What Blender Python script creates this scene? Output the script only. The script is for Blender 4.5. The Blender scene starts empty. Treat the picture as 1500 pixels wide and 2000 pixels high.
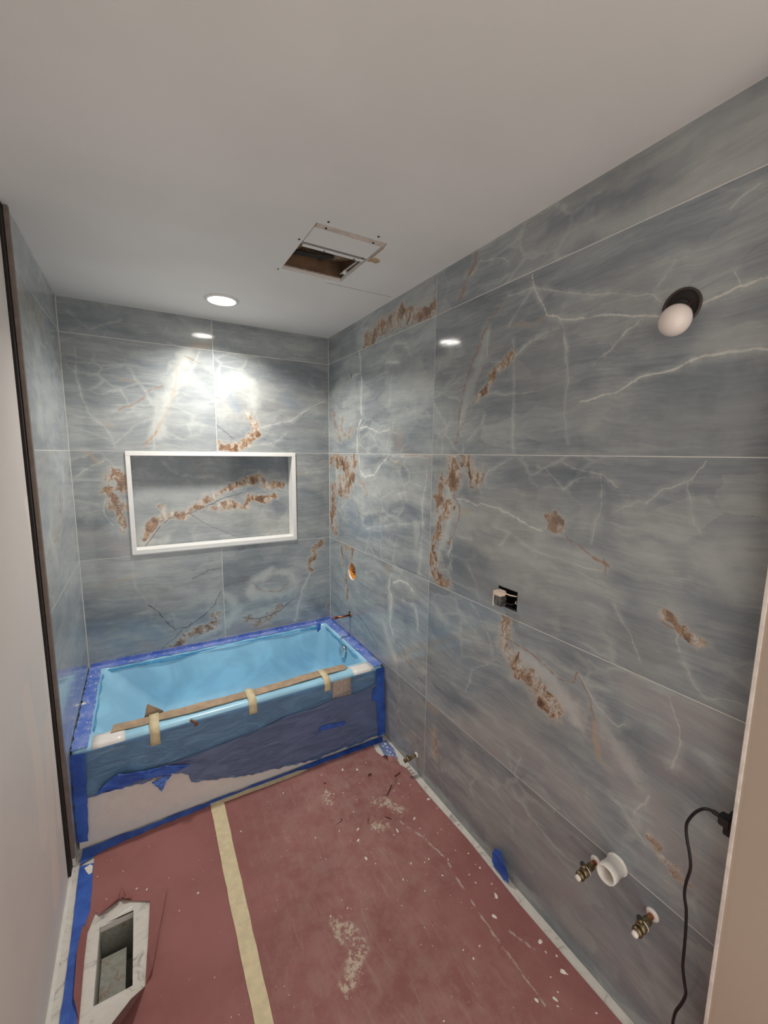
import bpy, bmesh, math, random
from mathutils import Matrix, Vector
from mathutils.geometry import delaunay_2d_cdt
random.seed(7)
scene = bpy.context.scene
COL = scene.collection

# ---------------------------------------------------------------- camera
cam_data = bpy.data.cameras.new('camera')
cam = bpy.data.objects.new('camera', cam_data)
COL.objects.link(cam)
YAW, PITCH, ROLL, FPX = 0.5275, -0.1380, 0.0106, 815.19
cyw, syw, cpt, spt = math.cos(YAW), math.sin(YAW), math.cos(PITCH), math.sin(PITCH)
fwd = Vector((syw*cpt, cyw*cpt, spt)); rgt = Vector((cyw, -syw, 0)); upv = rgt.cross(fwd)
r2 = rgt*math.cos(ROLL) + upv*math.sin(ROLL); u2 = -rgt*math.sin(ROLL) + upv*math.cos(ROLL)
Mx = Matrix((r2, u2, -fwd)).transposed().to_4x4(); Mx.translation = Vector((-1.177, -2.8086, 1.68))
cam.matrix_world = Mx
cam_data.sensor_fit = 'VERTICAL'; cam_data.sensor_height = 36.0
cam_data.lens = FPX*36.0/2000.0
cam_data.clip_start = 0.02
scene.camera = cam

# ---------------------------------------------------------------- world, lamps, exposure
world = bpy.data.worlds.new('world'); scene.world = world; world.use_nodes = True
bg = world.node_tree.nodes['Background']; bg.inputs[0].default_value = (1.0, 0.93, 0.86, 1); bg.inputs[1].default_value = 1.05
vs = scene.view_settings
vs.view_transform = 'Standard'; vs.look = 'None'; vs.gamma = 1.0; vs.exposure = 0.68; vs.use_curve_mapping = False
TUB_LAMP_W = 8.5
def lamp(name, loc, size, watts, col, spread=180):
    d = bpy.data.lights.new(name, 'AREA'); d.shape = 'DISK'; d.size = size; d.energy = watts; d.color = col
    o = bpy.data.objects.new(name, d); o.location = loc; COL.objects.link(o); d.spread = math.radians(spread); return o
ZC = 2.468      # ceiling height
W = 1.502       # room width, left tiled wall at x = -W, right tiled wall at x = 0, tiled back wall at y = 0
lamp('tub_lamp_light', (-.757, -.385, ZC-.014), .125, TUB_LAMP_W, (1, .955, .89), 138)

# painted figures of every tile print: kind, width, strength, polyline (metres on its wall)
STROKES = {
'B1L':[('o',0.012,0.7,[(-1.414,0.919),(-1.256,0.947),(-1.201,0.959)]),('w',0.006,0.4,[(-1.25,1.049),(-1.239,0.88),(-1.18,0.764)]),('k',0.007,0.9,[(-1.18,0.764),(-1.127,0.687),(-1.051,0.575),(-0.967,0.572),(-0.823,0.687),(-0.767,0.778)]),('k',0.006,0.8,[(-1.128,0.467),(-1.054,0.52),(-1.004,0.565)]),('r',0.035,0.9,[(-1.058,0.451),(-0.957,0.527),(-0.815,0.569),(-0.8,0.625)]),('p',0.04,0.8,[(-1.034,0.459),(-0.909,0.488),(-0.791,0.535)]),('k',0.01,0.6,[(-0.939,0.888),(-0.838,0.93),(-0.761,0.934)]),('p',0.06,0.4,[(-1.015,0.817),(-0.833,0.746)]),('d',0.1,0.5,[(-1.49,0.693),(-1.303,0.708)]),('b',0.08,0.6,[(-1.465,0.624),(-1.315,0.525)]),('b',0.08,0.5,[(-1.145,0.581),(-1.275,0.649)]),('m',0.04,0.7,[(-1.239,0.507),(-1.173,0.492)])],
'B1R':[('p',0.05,0.8,[(-0.742,0.759),(-0.666,0.643),(-0.737,0.539)]),('p',0.05,1.0,[(-0.593,0.75),(-0.549,0.817),(-0.447,0.862),(-0.298,0.842),(-0.268,0.76)]),('p',0.06,0.8,[(-0.566,0.715),(-0.347,0.694),(-0.269,0.729)]),('m',0.07,0.8,[(-0.712,0.504),(-0.572,0.52),(-0.382,0.466)]),('v',0.008,0.7,[(-0.563,0.804),(-0.508,0.736),(-0.376,0.715),(-0.315,0.767)]),('k',0.008,0.8,[(-0.64,0.579),(-0.529,0.542),(-0.38,0.576),(-0.286,0.637)]),('r',0.035,0.6,[(-0.613,0.559),(-0.501,0.506),(-0.379,0.607)]),('r',0.025,0.9,[(-0.056,1.048),(-0.122,0.992),(-0.156,0.854)]),('w',0.012,0.9,[(-0.105,1.022),(-0.156,0.823),(-0.222,0.69),(-0.256,0.553),(-0.274,0.476)]),('d',0.07,0.6,[(-0.143,0.613),(-0.061,0.483)]),('b',0.05,0.4,[(-0.194,0.492),(-0.044,0.497)]),('d',0.06,0.4,[(-0.724,0.872),(-0.416,0.934)])],
'B2L':[('w',0.01,0.8,[(-1.477,1.537),(-1.416,1.594),(-1.355,1.629)]),('o',0.02,0.7,[(-1.42,1.669),(-1.385,1.618)]),('r',0.04,1.0,[(-1.321,1.547),(-1.271,1.534),(-1.275,1.473),(-1.327,1.463),(-1.312,1.378),(-1.273,1.351)]),('r',0.03,0.9,[(-1.294,1.34),(-1.291,1.229)]),('w',0.016,0.7,[(-1.36,1.416),(-1.375,1.345),(-1.34,1.258)]),('b',0.05,0.7,[(-1.33,1.269),(-1.314,1.194)]),('p',0.06,0.5,[(-1.471,1.363),(-1.416,1.324)]),('m',0.08,0.6,[(-1.484,1.185),(-1.395,1.201),(-1.298,1.118)]),('d',0.05,0.5,[(-1.513,1.295),(-1.42,1.264)])],
'B2R':[('o',0.012,0.8,[(-0.246,1.529),(-0.161,1.543)]),('w',0.006,0.6,[(-0.177,1.543),(-0.018,1.556)]),('w',0.006,0.5,[(-0.191,1.631),(-0.177,1.543)]),('p',0.05,0.4,[(-0.214,1.155),(-0.054,1.158)]),('d',0.05,0.4,[(-0.179,1.424),(-0.053,1.344)])],
'B3L':[('p',0.06,1.0,[(-0.884,2.276),(-0.947,2.149),(-0.996,2.048),(-1.049,1.9),(-1.077,1.777)]),('o',0.012,0.7,[(-0.957,2.172),(-0.975,2.026),(-1.015,1.914),(-1.076,1.801),(-1.157,1.702)]),('v',0.01,0.8,[(-1.04,2.056),(-1.095,2.04),(-1.14,1.977),(-1.195,1.938),(-1.257,1.911)]),('v',0.006,0.8,[(-0.908,2.237),(-0.829,2.21)]),('v',0.008,0.7,[(-1.076,1.801),(-1.111,1.758),(-1.156,1.714)]),('w',0.006,0.6,[(-1.068,1.935),(-1.099,1.776),(-1.104,1.691)]),('w',0.006,0.7,[(-1.444,2.226),(-1.43,1.989),(-1.405,1.88),(-1.315,1.781),(-1.291,1.7)]),('w',0.006,0.6,[(-1.498,1.875),(-1.397,1.858),(-1.315,1.781)]),('w',0.005,0.6,[(-1.502,1.814),(-1.403,1.778),(-1.289,1.724)]),('w',0.006,0.5,[(-1.289,1.724),(-1.18,1.833),(-1.093,1.873)]),('w',0.006,0.6,[(-1.288,1.898),(-1.174,1.94),(-1.068,1.947)]),('o',0.02,0.5,[(-1.37,1.836),(-1.303,1.816)]),('o',0.015,0.5,[(-1.247,2.072),(-1.145,2.07)]),('p',0.16,0.25,[(-0.902,2.129),(-0.867,1.91),(-0.874,1.758)]),('w',0.008,0.6,[(-0.826,2.271),(-0.902,2.129),(-0.755,1.993)])],
'B3R':[('p',0.07,0.9,[(-0.715,2.072),(-0.624,2.144),(-0.534,2.113),(-0.525,1.982)]),('b',0.04,0.6,[(-0.678,2.049),(-0.618,1.95)]),('w',0.012,0.9,[(-0.738,2.095),(-0.663,2.127),(-0.598,2.172),(-0.508,2.116)]),('p',0.09,0.4,[(-0.697,1.893),(-0.595,1.872)]),('r',0.035,1.0,[(-0.554,1.914),(-0.516,1.862),(-0.504,1.809),(-0.587,1.739)]),('r',0.035,1.0,[(-0.73,1.71),(-0.653,1.704),(-0.587,1.739)]),('w',0.01,0.8,[(-0.489,1.836),(-0.392,1.868),(-0.276,1.901),(-0.185,1.962),(-0.03,2.044)]),('k',0.005,0.5,[(-0.201,1.933),(-0.124,1.994),(-0.014,2.03)]),('w',0.01,0.6,[(-0.547,1.726),(-0.395,1.743),(-0.322,1.801)]),('d',0.08,0.4,[(-0.383,2.207),(-0.091,2.167)]),('b',0.06,0.4,[(-0.317,2.024),(-0.047,1.927)]),('k',0.006,0.6,[(-0.749,1.852),(-0.651,1.764)])],
'B4L':[('w',0.006,0.5,[(-1.45,2.394),(-1.364,2.323),(-1.296,2.355),(-1.226,2.388)]),('p',0.08,0.4,[(-1.336,2.455),(-0.878,2.396)]),('o',0.03,0.7,[(-0.859,2.303),(-0.765,2.328)])],
'B4R':[('p',0.08,0.3,[(-0.641,2.357),(-0.237,2.358)])],
'L2':[('v',0.01,0.7,[(-0.253,1.67),(-0.257,1.617)]),('w',0.01,0.8,[(-0.246,1.635),(-0.282,1.529),(-0.354,1.411)]),('r',0.03,0.6,[(-0.431,1.463),(-0.477,1.342),(-0.639,1.312)]),('w',0.02,0.7,[(-0.659,1.432),(-0.746,1.347),(-0.643,1.226)]),('b',0.07,0.5,[(-0.745,1.493),(-0.832,1.397)])],
'L3':[('o',0.09,0.6,[(-0.886,2.214),(-0.688,2.223),(-0.473,2.24)]),('p',0.1,0.6,[(-0.858,2.163),(-0.582,2.17),(-0.651,2.029)]),('v',0.006,0.7,[(-0.215,2.192),(-0.344,2.044),(-0.376,1.902),(-0.484,1.829),(-0.566,1.694)]),('p',0.08,0.5,[(-0.689,1.954),(-0.708,1.778)]),('m',0.06,0.5,[(-0.88,2.228),(-0.833,2.219)])],
'N':[('d',0.14,0.85,[(-1.216,1.603),(-0.848,1.589),(-0.301,1.585)]),('d',0.08,0.8,[(-1.223,1.503),(-0.853,1.481)]),('v',0.006,0.8,[(-0.918,1.655),(-0.848,1.589),(-0.813,1.534)]),('w',0.007,0.5,[(-1.06,1.628),(-0.995,1.55),(-0.925,1.523),(-0.775,1.52)]),('r',0.03,1.0,[(-1.179,1.14),(-1.138,1.255),(-1.056,1.289),(-0.961,1.283),(-0.91,1.321),(-0.794,1.383),(-0.687,1.449),(-0.55,1.487),(-0.479,1.515),(-0.423,1.455),(-0.319,1.467)]),('r',0.03,1.0,[(-0.771,1.327),(-0.651,1.334),(-0.583,1.316),(-0.54,1.372),(-0.44,1.36),(-0.381,1.38)]),('k',0.006,0.9,[(-1.181,1.101),(-1.094,1.226),(-1.009,1.286),(-0.911,1.293),(-0.782,1.355),(-0.594,1.417)]),('k',0.005,0.8,[(-0.936,1.295),(-0.802,1.203),(-0.646,1.118)]),('r',0.02,0.8,[(-1.076,1.337),(-1.056,1.276)]),('p',0.1,0.5,[(-1.151,1.412),(-0.856,1.413),(-0.458,1.25)]),('w',0.008,0.6,[(-0.487,1.223),(-0.456,1.295),(-0.383,1.276)])],
'R0A':[('b',0.08,0.5,[(-0.078,0.472),(-0.442,0.442)]),('w',0.008,0.6,[(-0.906,0.253),(-1.006,0.198),(-1.142,0.213),(-1.236,0.221)]),('p',0.05,0.3,[(-0.877,0.367),(-1.002,0.334)])],
'R0B':[('o',0.05,0.6,[(-1.254,0.43),(-1.312,0.438)]),('r',0.03,0.7,[(-1.299,0.302),(-1.322,0.214)]),('v',0.006,0.7,[(-1.239,0.291),(-1.319,0.29),(-1.363,0.165),(-1.33,0.05)]),('w',0.008,0.6,[(-1.803,0.389),(-1.91,0.344),(-1.995,0.322),(-2.088,0.335)]),('d',0.06,0.5,[(-1.309,0.074),(-1.492,0.075),(-1.651,0.065)]),('m',0.1,0.6,[(-1.833,0.31),(-1.958,0.269),(-2.052,0.215)]),('d',0.07,0.6,[(-1.703,-0.105),(-2.045,0.002),(-2.146,0.03)]),('m',0.1,0.5,[(-1.917,0.164),(-2.101,0.172),(-2.28,0.152)]),('p',0.06,0.35,[(-2.073,0.106),(-2.202,0.086)]),('d',0.06,0.5,[(-2.202,0.086),(-2.313,0.081)])],
'R1A':[('r',0.022,0.9,[(-0.206,1.03),(-0.225,0.968),(-0.225,0.911)]),('r',0.025,0.8,[(-0.282,1.053),(-0.389,1.051),(-0.354,0.981)]),('r',0.022,0.9,[(-0.281,0.851),(-0.29,0.772),(-0.299,0.684)]),('k',0.005,0.8,[(-0.223,0.66),(-0.173,0.575)]),('o',0.03,0.9,[(-0.835,1.064),(-0.836,1.024)]),('w',0.016,0.9,[(-0.874,1.013),(-0.851,0.933),(-0.89,0.878),(-0.873,0.811),(-0.868,0.741),(-0.908,0.667)]),('p',0.035,0.9,[(-0.871,0.892),(-0.873,0.798)]),('p',0.04,0.8,[(-0.79,0.699),(-0.858,0.613),(-0.936,0.535)]),('w',0.018,0.9,[(-0.9,0.974),(-0.982,1.01),(-1.038,1.006),(-1.093,0.985)]),('w',0.01,0.8,[(-0.997,0.905),(-1.096,0.905),(-1.15,0.856),(-1.152,0.795)]),('p',0.02,0.6,[(-1.117,0.906),(-1.141,0.822)]),('k',0.008,0.7,[(-0.441,0.634),(-0.573,0.603),(-0.68,0.562),(-0.738,0.519)]),('k',0.006,0.7,[(-0.933,0.643),(-1.017,0.632),(-1.041,0.576),(-1.108,0.568),(-1.223,0.53)]),('o',0.02,0.8,[(-1.051,0.627),(-1.086,0.584)]),('d',0.06,0.5,[(-0.946,0.622),(-0.995,0.582)]),('w',0.008,0.6,[(-0.57,0.942),(-0.674,0.983),(-0.744,0.973)]),('p',0.03,0.6,[(-0.91,1.062),(-0.98,1.06)]),('d',0.07,0.4,[(-1.033,0.84),(-1.059,0.727)]),('p',0.06,0.4,[(-0.441,0.839),(-0.263,0.871)])],
'R1B':[('r',0.03,1.0,[(-1.712,1.057),(-1.727,0.976),(-1.73,0.929)]),('r',0.04,1.0,[(-1.741,0.953),(-1.793,0.88),(-1.849,0.879),(-1.905,0.835),(-1.957,0.81)]),('p',0.06,0.95,[(-1.788,0.954),(-1.866,0.942),(-1.949,0.911),(-1.991,0.864),(-2.065,0.822)]),('v',0.006,0.9,[(-1.726,0.985),(-1.809,0.981),(-1.895,0.965),(-1.967,0.929),(-2.028,0.951),(-2.034,0.991)]),('v',0.006,0.7,[(-2.034,0.991),(-2.09,0.919),(-2.11,0.866)]),('o',0.015,0.9,[(-2.11,0.866),(-2.111,0.81),(-2.136,0.753),(-2.175,0.733)]),('m',0.09,0.7,[(-2.028,0.851),(-2.153,0.813),(-2.193,0.785)]),('p',0.05,0.6,[(-2.125,0.875),(-2.181,0.831),(-2.25,0.758)]),('w',0.01,0.6,[(-2.038,0.989),(-2.114,0.916),(-2.183,0.887),(-2.2,0.904)]),('d',0.07,0.5,[(-2.14,0.962),(-2.226,0.876),(-2.274,0.849)]),('m',0.09,0.6,[(-2.213,1.016),(-2.291,1.002),(-2.332,0.931),(-2.327,0.865)]),('w',0.01,0.5,[(-2.309,1.054),(-2.334,0.973),(-2.328,0.858)]),('m',0.1,0.5,[(-2.364,1.057),(-2.45,1.033),(-2.449,0.952)]),('d',0.08,0.5,[(-2.351,0.916),(-2.394,0.859)]),('p',0.035,0.6,[(-1.25,0.977),(-1.363,0.921)]),('w',0.006,0.6,[(-1.517,1.073),(-1.638,0.96),(-1.67,0.872),(-1.55,0.764),(-1.511,0.644)]),('b',0.1,0.4,[(-1.366,0.853),(-1.537,0.724)]),('d',0.08,0.4,[(-1.962,0.742),(-2.077,0.678),(-2.142,0.676)]),('m',0.1,0.6,[(-2.211,0.743),(-2.28,0.72),(-2.334,0.677),(-2.408,0.616)]),('w',0.014,0.5,[(-2.285,0.739),(-2.245,0.669),(-2.236,0.615),(-2.28,0.583)]),('r',0.024,0.8,[(-2.296,0.614),(-2.33,0.585),(-2.361,0.577)]),('v',0.01,0.8,[(-2.356,0.572),(-2.412,0.571),(-2.449,0.568)]),('m',0.1,0.4,[(-1.689,0.571),(-1.892,0.584),(-2.07,0.552)]),('w',0.01,0.4,[(-1.769,0.53),(-1.812,0.447),(-1.838,0.566)]),('p',0.06,0.4,[(-2.394,0.757),(-2.462,0.737)]),('m',0.09,0.5,[(-1.551,0.485),(-1.761,0.462)])],
'R2A':[('r',0.075,1.0,[(-0.075,1.656),(-0.243,1.62),(-0.288,1.546),(-0.195,1.454)]),('r',0.05,1.0,[(-0.395,1.66),(-0.375,1.55),(-0.287,1.422)]),('r',0.055,1.0,[(-0.071,1.434),(-0.069,1.249),(-0.092,1.127)]),('p',0.03,0.8,[(-0.149,1.638),(-0.123,1.488)]),('w',0.014,1.0,[(-0.466,1.67),(-0.481,1.581),(-0.554,1.541),(-0.663,1.555),(-0.746,1.616),(-0.824,1.665)]),('p',0.03,0.7,[(-0.496,1.556),(-0.609,1.561)]),('r',0.02,0.7,[(-0.507,1.512),(-0.574,1.446)]),('w',0.02,0.7,[(-0.84,1.657),(-0.915,1.636),(-0.942,1.666)]),('o',0.02,0.5,[(-0.9,1.643),(-0.971,1.629)]),('d',0.03,0.6,[(-0.557,1.277),(-0.701,1.314),(-0.877,1.386),(-0.991,1.422),(-1.098,1.39)]),('p',0.09,0.5,[(-0.629,1.451),(-0.873,1.526)]),('w',0.01,0.8,[(-1.187,1.608),(-1.179,1.518),(-1.158,1.433),(-1.168,1.335),(-1.16,1.234),(-1.141,1.083)]),('p',0.035,0.5,[(-1.113,1.327),(-1.117,1.225)]),('w',0.006,0.6,[(-0.576,1.226),(-0.879,1.299),(-1.15,1.347)]),('w',0.006,0.6,[(-0.761,1.68),(-0.884,1.673),(-1.196,1.669)]),('v',0.008,0.7,[(-0.997,1.674),(-1.125,1.674),(-1.218,1.67)]),('b',0.1,0.5,[(-0.331,1.359),(-0.396,1.216),(-0.72,1.215)])],
'R2B':[('r',0.05,1.0,[(-1.365,1.664),(-1.388,1.597),(-1.38,1.571)]),('r',0.05,1.0,[(-1.459,1.666),(-1.487,1.631),(-1.524,1.597)]),('r',0.04,0.9,[(-1.309,1.567),(-1.291,1.507),(-1.304,1.449)]),('r',0.035,1.0,[(-1.366,1.45),(-1.318,1.385),(-1.289,1.314),(-1.264,1.254)]),('r',0.05,1.0,[(-1.261,1.212),(-1.275,1.146),(-1.321,1.102),(-1.333,1.078)]),('p',0.04,0.9,[(-1.351,1.557),(-1.364,1.482),(-1.36,1.365),(-1.323,1.279),(-1.294,1.205)]),('v',0.009,1.0,[(-1.444,1.605),(-1.409,1.561),(-1.393,1.497),(-1.433,1.464),(-1.432,1.401),(-1.401,1.339),(-1.364,1.287)]),('o',0.025,0.7,[(-1.443,1.446),(-1.471,1.437)]),('w',0.008,0.9,[(-1.417,1.493),(-1.459,1.497),(-1.54,1.47),(-1.572,1.485),(-1.666,1.473),(-1.765,1.454),(-1.806,1.434),(-1.868,1.428)]),('w',0.01,0.9,[(-1.393,1.312),(-1.367,1.235),(-1.39,1.168)]),('w',0.008,0.7,[(-1.421,1.33),(-1.513,1.331)]),('w',0.006,0.6,[(-1.632,1.407),(-1.722,1.394),(-1.811,1.367),(-1.867,1.353)]),('w',0.006,0.6,[(-1.722,1.394),(-1.675,1.335)]),('p',0.06,0.4,[(-1.42,1.349),(-1.519,1.389)]),('d',0.06,0.5,[(-1.448,1.539),(-1.534,1.557)]),('w',0.007,0.7,[(-1.499,1.584),(-1.552,1.547),(-1.561,1.53)]),('w',0.007,0.6,[(-1.574,1.577),(-1.596,1.618),(-1.71,1.669)]),('d',0.05,0.4,[(-1.728,1.597),(-1.822,1.552)]),('p',0.06,0.5,[(-1.788,1.503),(-1.853,1.461)]),('p',0.05,0.5,[(-1.69,1.327),(-1.782,1.319),(-1.865,1.307)]),('d',0.07,0.4,[(-1.425,1.26),(-1.586,1.247)]),('w',0.006,0.7,[(-1.828,1.644),(-1.855,1.64),(-1.882,1.615),(-1.933,1.576),(-1.97,1.609),(-2.012,1.621)]),('w',0.008,0.5,[(-1.926,1.662),(-2.005,1.64),(-2.063,1.623),(-2.115,1.593)]),('w',0.006,0.6,[(-2.063,1.623),(-2.07,1.545),(-2.058,1.472),(-2.05,1.418)]),('w',0.008,0.6,[(-2.321,1.674),(-2.293,1.627),(-2.273,1.612),(-2.237,1.597),(-2.217,1.573),(-2.194,1.554)]),('w',0.008,0.5,[(-2.119,1.527),(-2.161,1.546),(-2.177,1.56)]),('w',0.005,0.5,[(-2.293,1.623),(-2.306,1.581),(-2.316,1.524),(-2.332,1.499)]),('d',0.05,0.5,[(-1.925,1.601),(-1.99,1.63)]),('d',0.07,0.4,[(-2.097,1.561),(-2.074,1.437)]),('p',0.06,0.4,[(-1.947,1.476),(-2.055,1.481)]),('r',0.03,0.8,[(-1.886,1.472),(-1.919,1.456)]),('v',0.006,0.9,[(-1.92,1.443),(-1.963,1.421),(-2.004,1.404),(-2.054,1.374),(-2.098,1.36)]),('v',0.012,0.7,[(-2.054,1.374),(-2.098,1.358)]),('v',0.005,0.7,[(-2.082,1.4),(-2.093,1.33)]),('w',0.006,0.6,[(-1.824,1.43),(-1.895,1.442),(-1.933,1.427)]),('w',0.008,0.6,[(-1.83,1.353),(-1.957,1.342),(-2.078,1.336)]),('p',0.06,0.4,[(-1.868,1.377),(-2.013,1.355),(-2.076,1.355)]),('p',0.06,0.45,[(-2.283,1.474),(-2.337,1.449),(-2.374,1.403),(-2.412,1.391)]),('p',0.08,0.35,[(-2.377,1.442),(-2.435,1.452)]),('d',0.08,0.4,[(-2.286,1.442),(-2.331,1.412)]),('d',0.1,0.4,[(-2.164,1.33),(-2.185,1.29)]),('d',0.12,0.45,[(-2.389,1.326),(-2.442,1.25)]),('v',0.008,0.9,[(-2.255,1.251),(-2.28,1.238),(-2.306,1.239)]),('r',0.022,0.9,[(-2.284,1.266),(-2.312,1.25),(-2.335,1.234),(-2.36,1.227)]),('w',0.014,0.5,[(-2.306,1.231),(-2.317,1.18)]),('w',0.005,0.5,[(-2.321,1.16),(-2.353,1.116),(-2.38,1.088),(-2.42,1.106),(-2.454,1.108)]),('p',0.05,0.35,[(-1.84,1.213),(-1.968,1.207),(-2.103,1.221)]),('w',0.005,0.5,[(-2.134,1.251),(-2.187,1.175),(-2.218,1.113)]),('p',0.05,0.3,[(-2.231,1.291),(-2.319,1.29)])],
'R3A':[('w',0.01,1.0,[(-0.477,2.286),(-0.493,2.184),(-0.508,2.107),(-0.497,2.025),(-0.506,1.889),(-0.446,1.832),(-0.446,1.691)]),('w',0.007,0.9,[(-0.354,2.154),(-0.474,2.162),(-0.508,2.153)]),('w',0.008,0.9,[(-0.466,1.831),(-0.57,1.843),(-0.641,1.823),(-0.718,1.795),(-0.851,1.806)]),('w',0.006,0.6,[(-0.703,2.165),(-0.704,2.119)]),('w',0.008,0.6,[(-0.751,2.202),(-0.884,2.241),(-0.979,2.228),(-1.046,2.147)]),('d',0.05,0.35,[(-0.899,2.21),(-0.981,2.173)]),('w',0.008,0.5,[(-0.845,2.083),(-0.84,1.987),(-0.833,1.928)]),('w',0.006,0.5,[(-0.878,1.909),(-0.989,1.914),(-1.016,1.891),(-1.175,1.885),(-1.21,1.849)]),('d',0.03,0.35,[(-0.848,1.934),(-0.989,1.921),(-1.115,1.916)]),('r',0.03,0.55,[(-0.092,1.935),(-0.127,1.836),(-0.198,1.776)]),('r',0.025,0.55,[(-0.245,1.915),(-0.199,1.852),(-0.289,1.793),(-0.375,1.826)]),('o',0.05,0.45,[(-0.953,1.772),(-0.941,1.714)]),('p',0.12,0.35,[(-0.861,2.029),(-1.18,2.027)]),('p',0.1,0.35,[(-0.13,2.084),(-0.354,2.146)]),('p',0.08,0.5,[(-0.625,1.766),(-0.823,1.73)])],
'R3B':[('v',0.012,0.9,[(-1.61,2.216),(-1.568,2.186),(-1.533,2.127),(-1.503,2.079),(-1.464,2.031),(-1.442,1.966),(-1.427,1.911),(-1.409,1.818),(-1.4,1.734)]),('p',0.045,0.55,[(-1.556,2.132),(-1.529,2.058),(-1.485,1.972),(-1.454,1.902),(-1.424,1.805)]),('v',0.007,0.6,[(-1.58,2.111),(-1.562,2.036),(-1.518,1.967),(-1.506,1.902),(-1.473,1.872),(-1.45,1.816),(-1.416,1.782)]),('r',0.018,0.9,[(-1.514,1.907),(-1.568,1.934),(-1.61,1.991),(-1.658,2.019),(-1.685,2.034)]),('w',0.007,0.6,[(-1.691,2.033),(-1.76,2.058),(-1.819,2.073)]),('v',0.008,0.9,[(-1.3,1.768),(-1.351,1.742),(-1.39,1.735)]),('w',0.006,0.6,[(-1.3,1.768),(-1.24,1.789)]),('w',0.006,0.6,[(-1.562,2.151),(-1.566,2.035),(-1.585,2.032),(-1.651,2.02)]),('w',0.006,0.6,[(-1.513,1.918),(-1.652,1.908),(-1.721,1.9),(-1.803,1.893)]),('w',0.007,0.6,[(-1.477,1.739),(-1.521,1.778),(-1.552,1.804),(-1.558,1.842)]),('w',0.005,0.5,[(-1.552,1.804),(-1.579,1.764)]),('w',0.005,0.6,[(-1.421,1.77),(-1.438,1.722),(-1.448,1.689)]),('w',0.008,0.5,[(-1.304,1.685),(-1.315,1.774),(-1.357,1.827),(-1.355,1.87)]),('p',0.05,0.6,[(-1.243,2.08),(-1.381,2.097)]),('w',0.006,0.5,[(-1.716,1.682),(-1.702,1.826),(-1.699,1.877)]),('w',0.008,0.9,[(-1.763,2.285),(-1.773,2.233),(-1.811,2.171),(-1.826,2.135),(-1.916,2.099),(-2.031,2.083),(-2.136,2.053),(-2.198,2.036)]),('w',0.006,0.7,[(-1.654,2.25),(-1.773,2.233),(-1.932,2.172),(-2.044,2.137),(-2.131,2.106),(-2.175,2.083),(-2.196,2.062)]),('w',0.008,0.9,[(-2.271,2.04),(-2.307,2.05),(-2.352,2.056),(-2.398,2.058)]),('w',0.006,0.7,[(-2.127,2.04),(-2.073,2.01),(-2.035,1.967)]),('w',0.006,0.7,[(-1.883,2.108),(-1.91,2.046),(-1.918,1.989)]),('w',0.006,0.6,[(-1.671,2.148),(-1.748,2.221),(-1.772,2.246)]),('w',0.006,0.5,[(-1.707,2.035),(-1.785,2.074),(-1.881,2.077)]),('o',0.02,0.45,[(-1.671,2.141),(-1.782,2.114),(-1.83,2.134)]),('w',0.006,0.5,[(-2.167,2.11),(-2.21,2.158),(-2.241,2.161)]),('w',0.007,0.6,[(-2.338,2.091),(-2.352,2.056)]),('w',0.01,0.5,[(-2.312,2.228),(-2.343,2.251),(-2.366,2.26)]),('w',0.008,0.9,[(-1.976,1.849),(-2.081,1.859),(-2.146,1.892),(-2.235,1.901),(-2.299,1.926),(-2.359,1.921),(-2.414,1.907)]),('w',0.006,0.6,[(-1.905,2.062),(-1.922,1.92),(-1.92,1.807),(-1.943,1.729)]),('w',0.005,0.5,[(-1.689,2.091),(-1.714,1.69)]),('w',0.006,0.5,[(-2.007,1.952),(-2.068,2.0),(-2.139,2.051)]),('p',0.12,0.3,[(-2.215,1.739),(-2.346,1.762)]),('p',0.1,0.3,[(-1.957,1.823),(-2.083,1.829)]),('d',0.08,0.4,[(-2.241,1.844),(-2.393,1.852)]),('p',0.06,0.3,[(-2.296,1.951),(-2.407,1.927)])],
'R4A':[('r',0.05,0.9,[(-0.565,2.332),(-0.778,2.352),(-0.949,2.365),(-1.1,2.325),(-1.211,2.326)]),('r',0.035,0.8,[(-0.853,2.326),(-0.948,2.385)]),('o',0.06,0.7,[(-0.617,2.36),(-0.778,2.366)])],
'R4B':[('v',0.018,0.9,[(-1.394,2.32),(-1.428,2.388),(-1.474,2.417),(-1.477,2.46)]),('w',0.008,0.6,[(-1.417,2.368),(-1.503,2.414),(-1.616,2.38),(-1.647,2.355)]),('p',0.05,0.5,[(-1.875,2.339),(-1.97,2.35),(-2.022,2.317),(-2.124,2.294)]),('p',0.04,0.5,[(-2.163,2.305),(-2.21,2.302),(-2.3,2.31),(-2.351,2.307)]),('d',0.08,0.6,[(-1.833,2.397),(-2.063,2.382),(-2.166,2.379)]),('d',0.06,0.5,[(-2.249,2.422),(-2.339,2.455)]),('p',0.07,0.35,[(-2.186,2.405),(-2.249,2.422),(-2.302,2.431)])],
}

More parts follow.
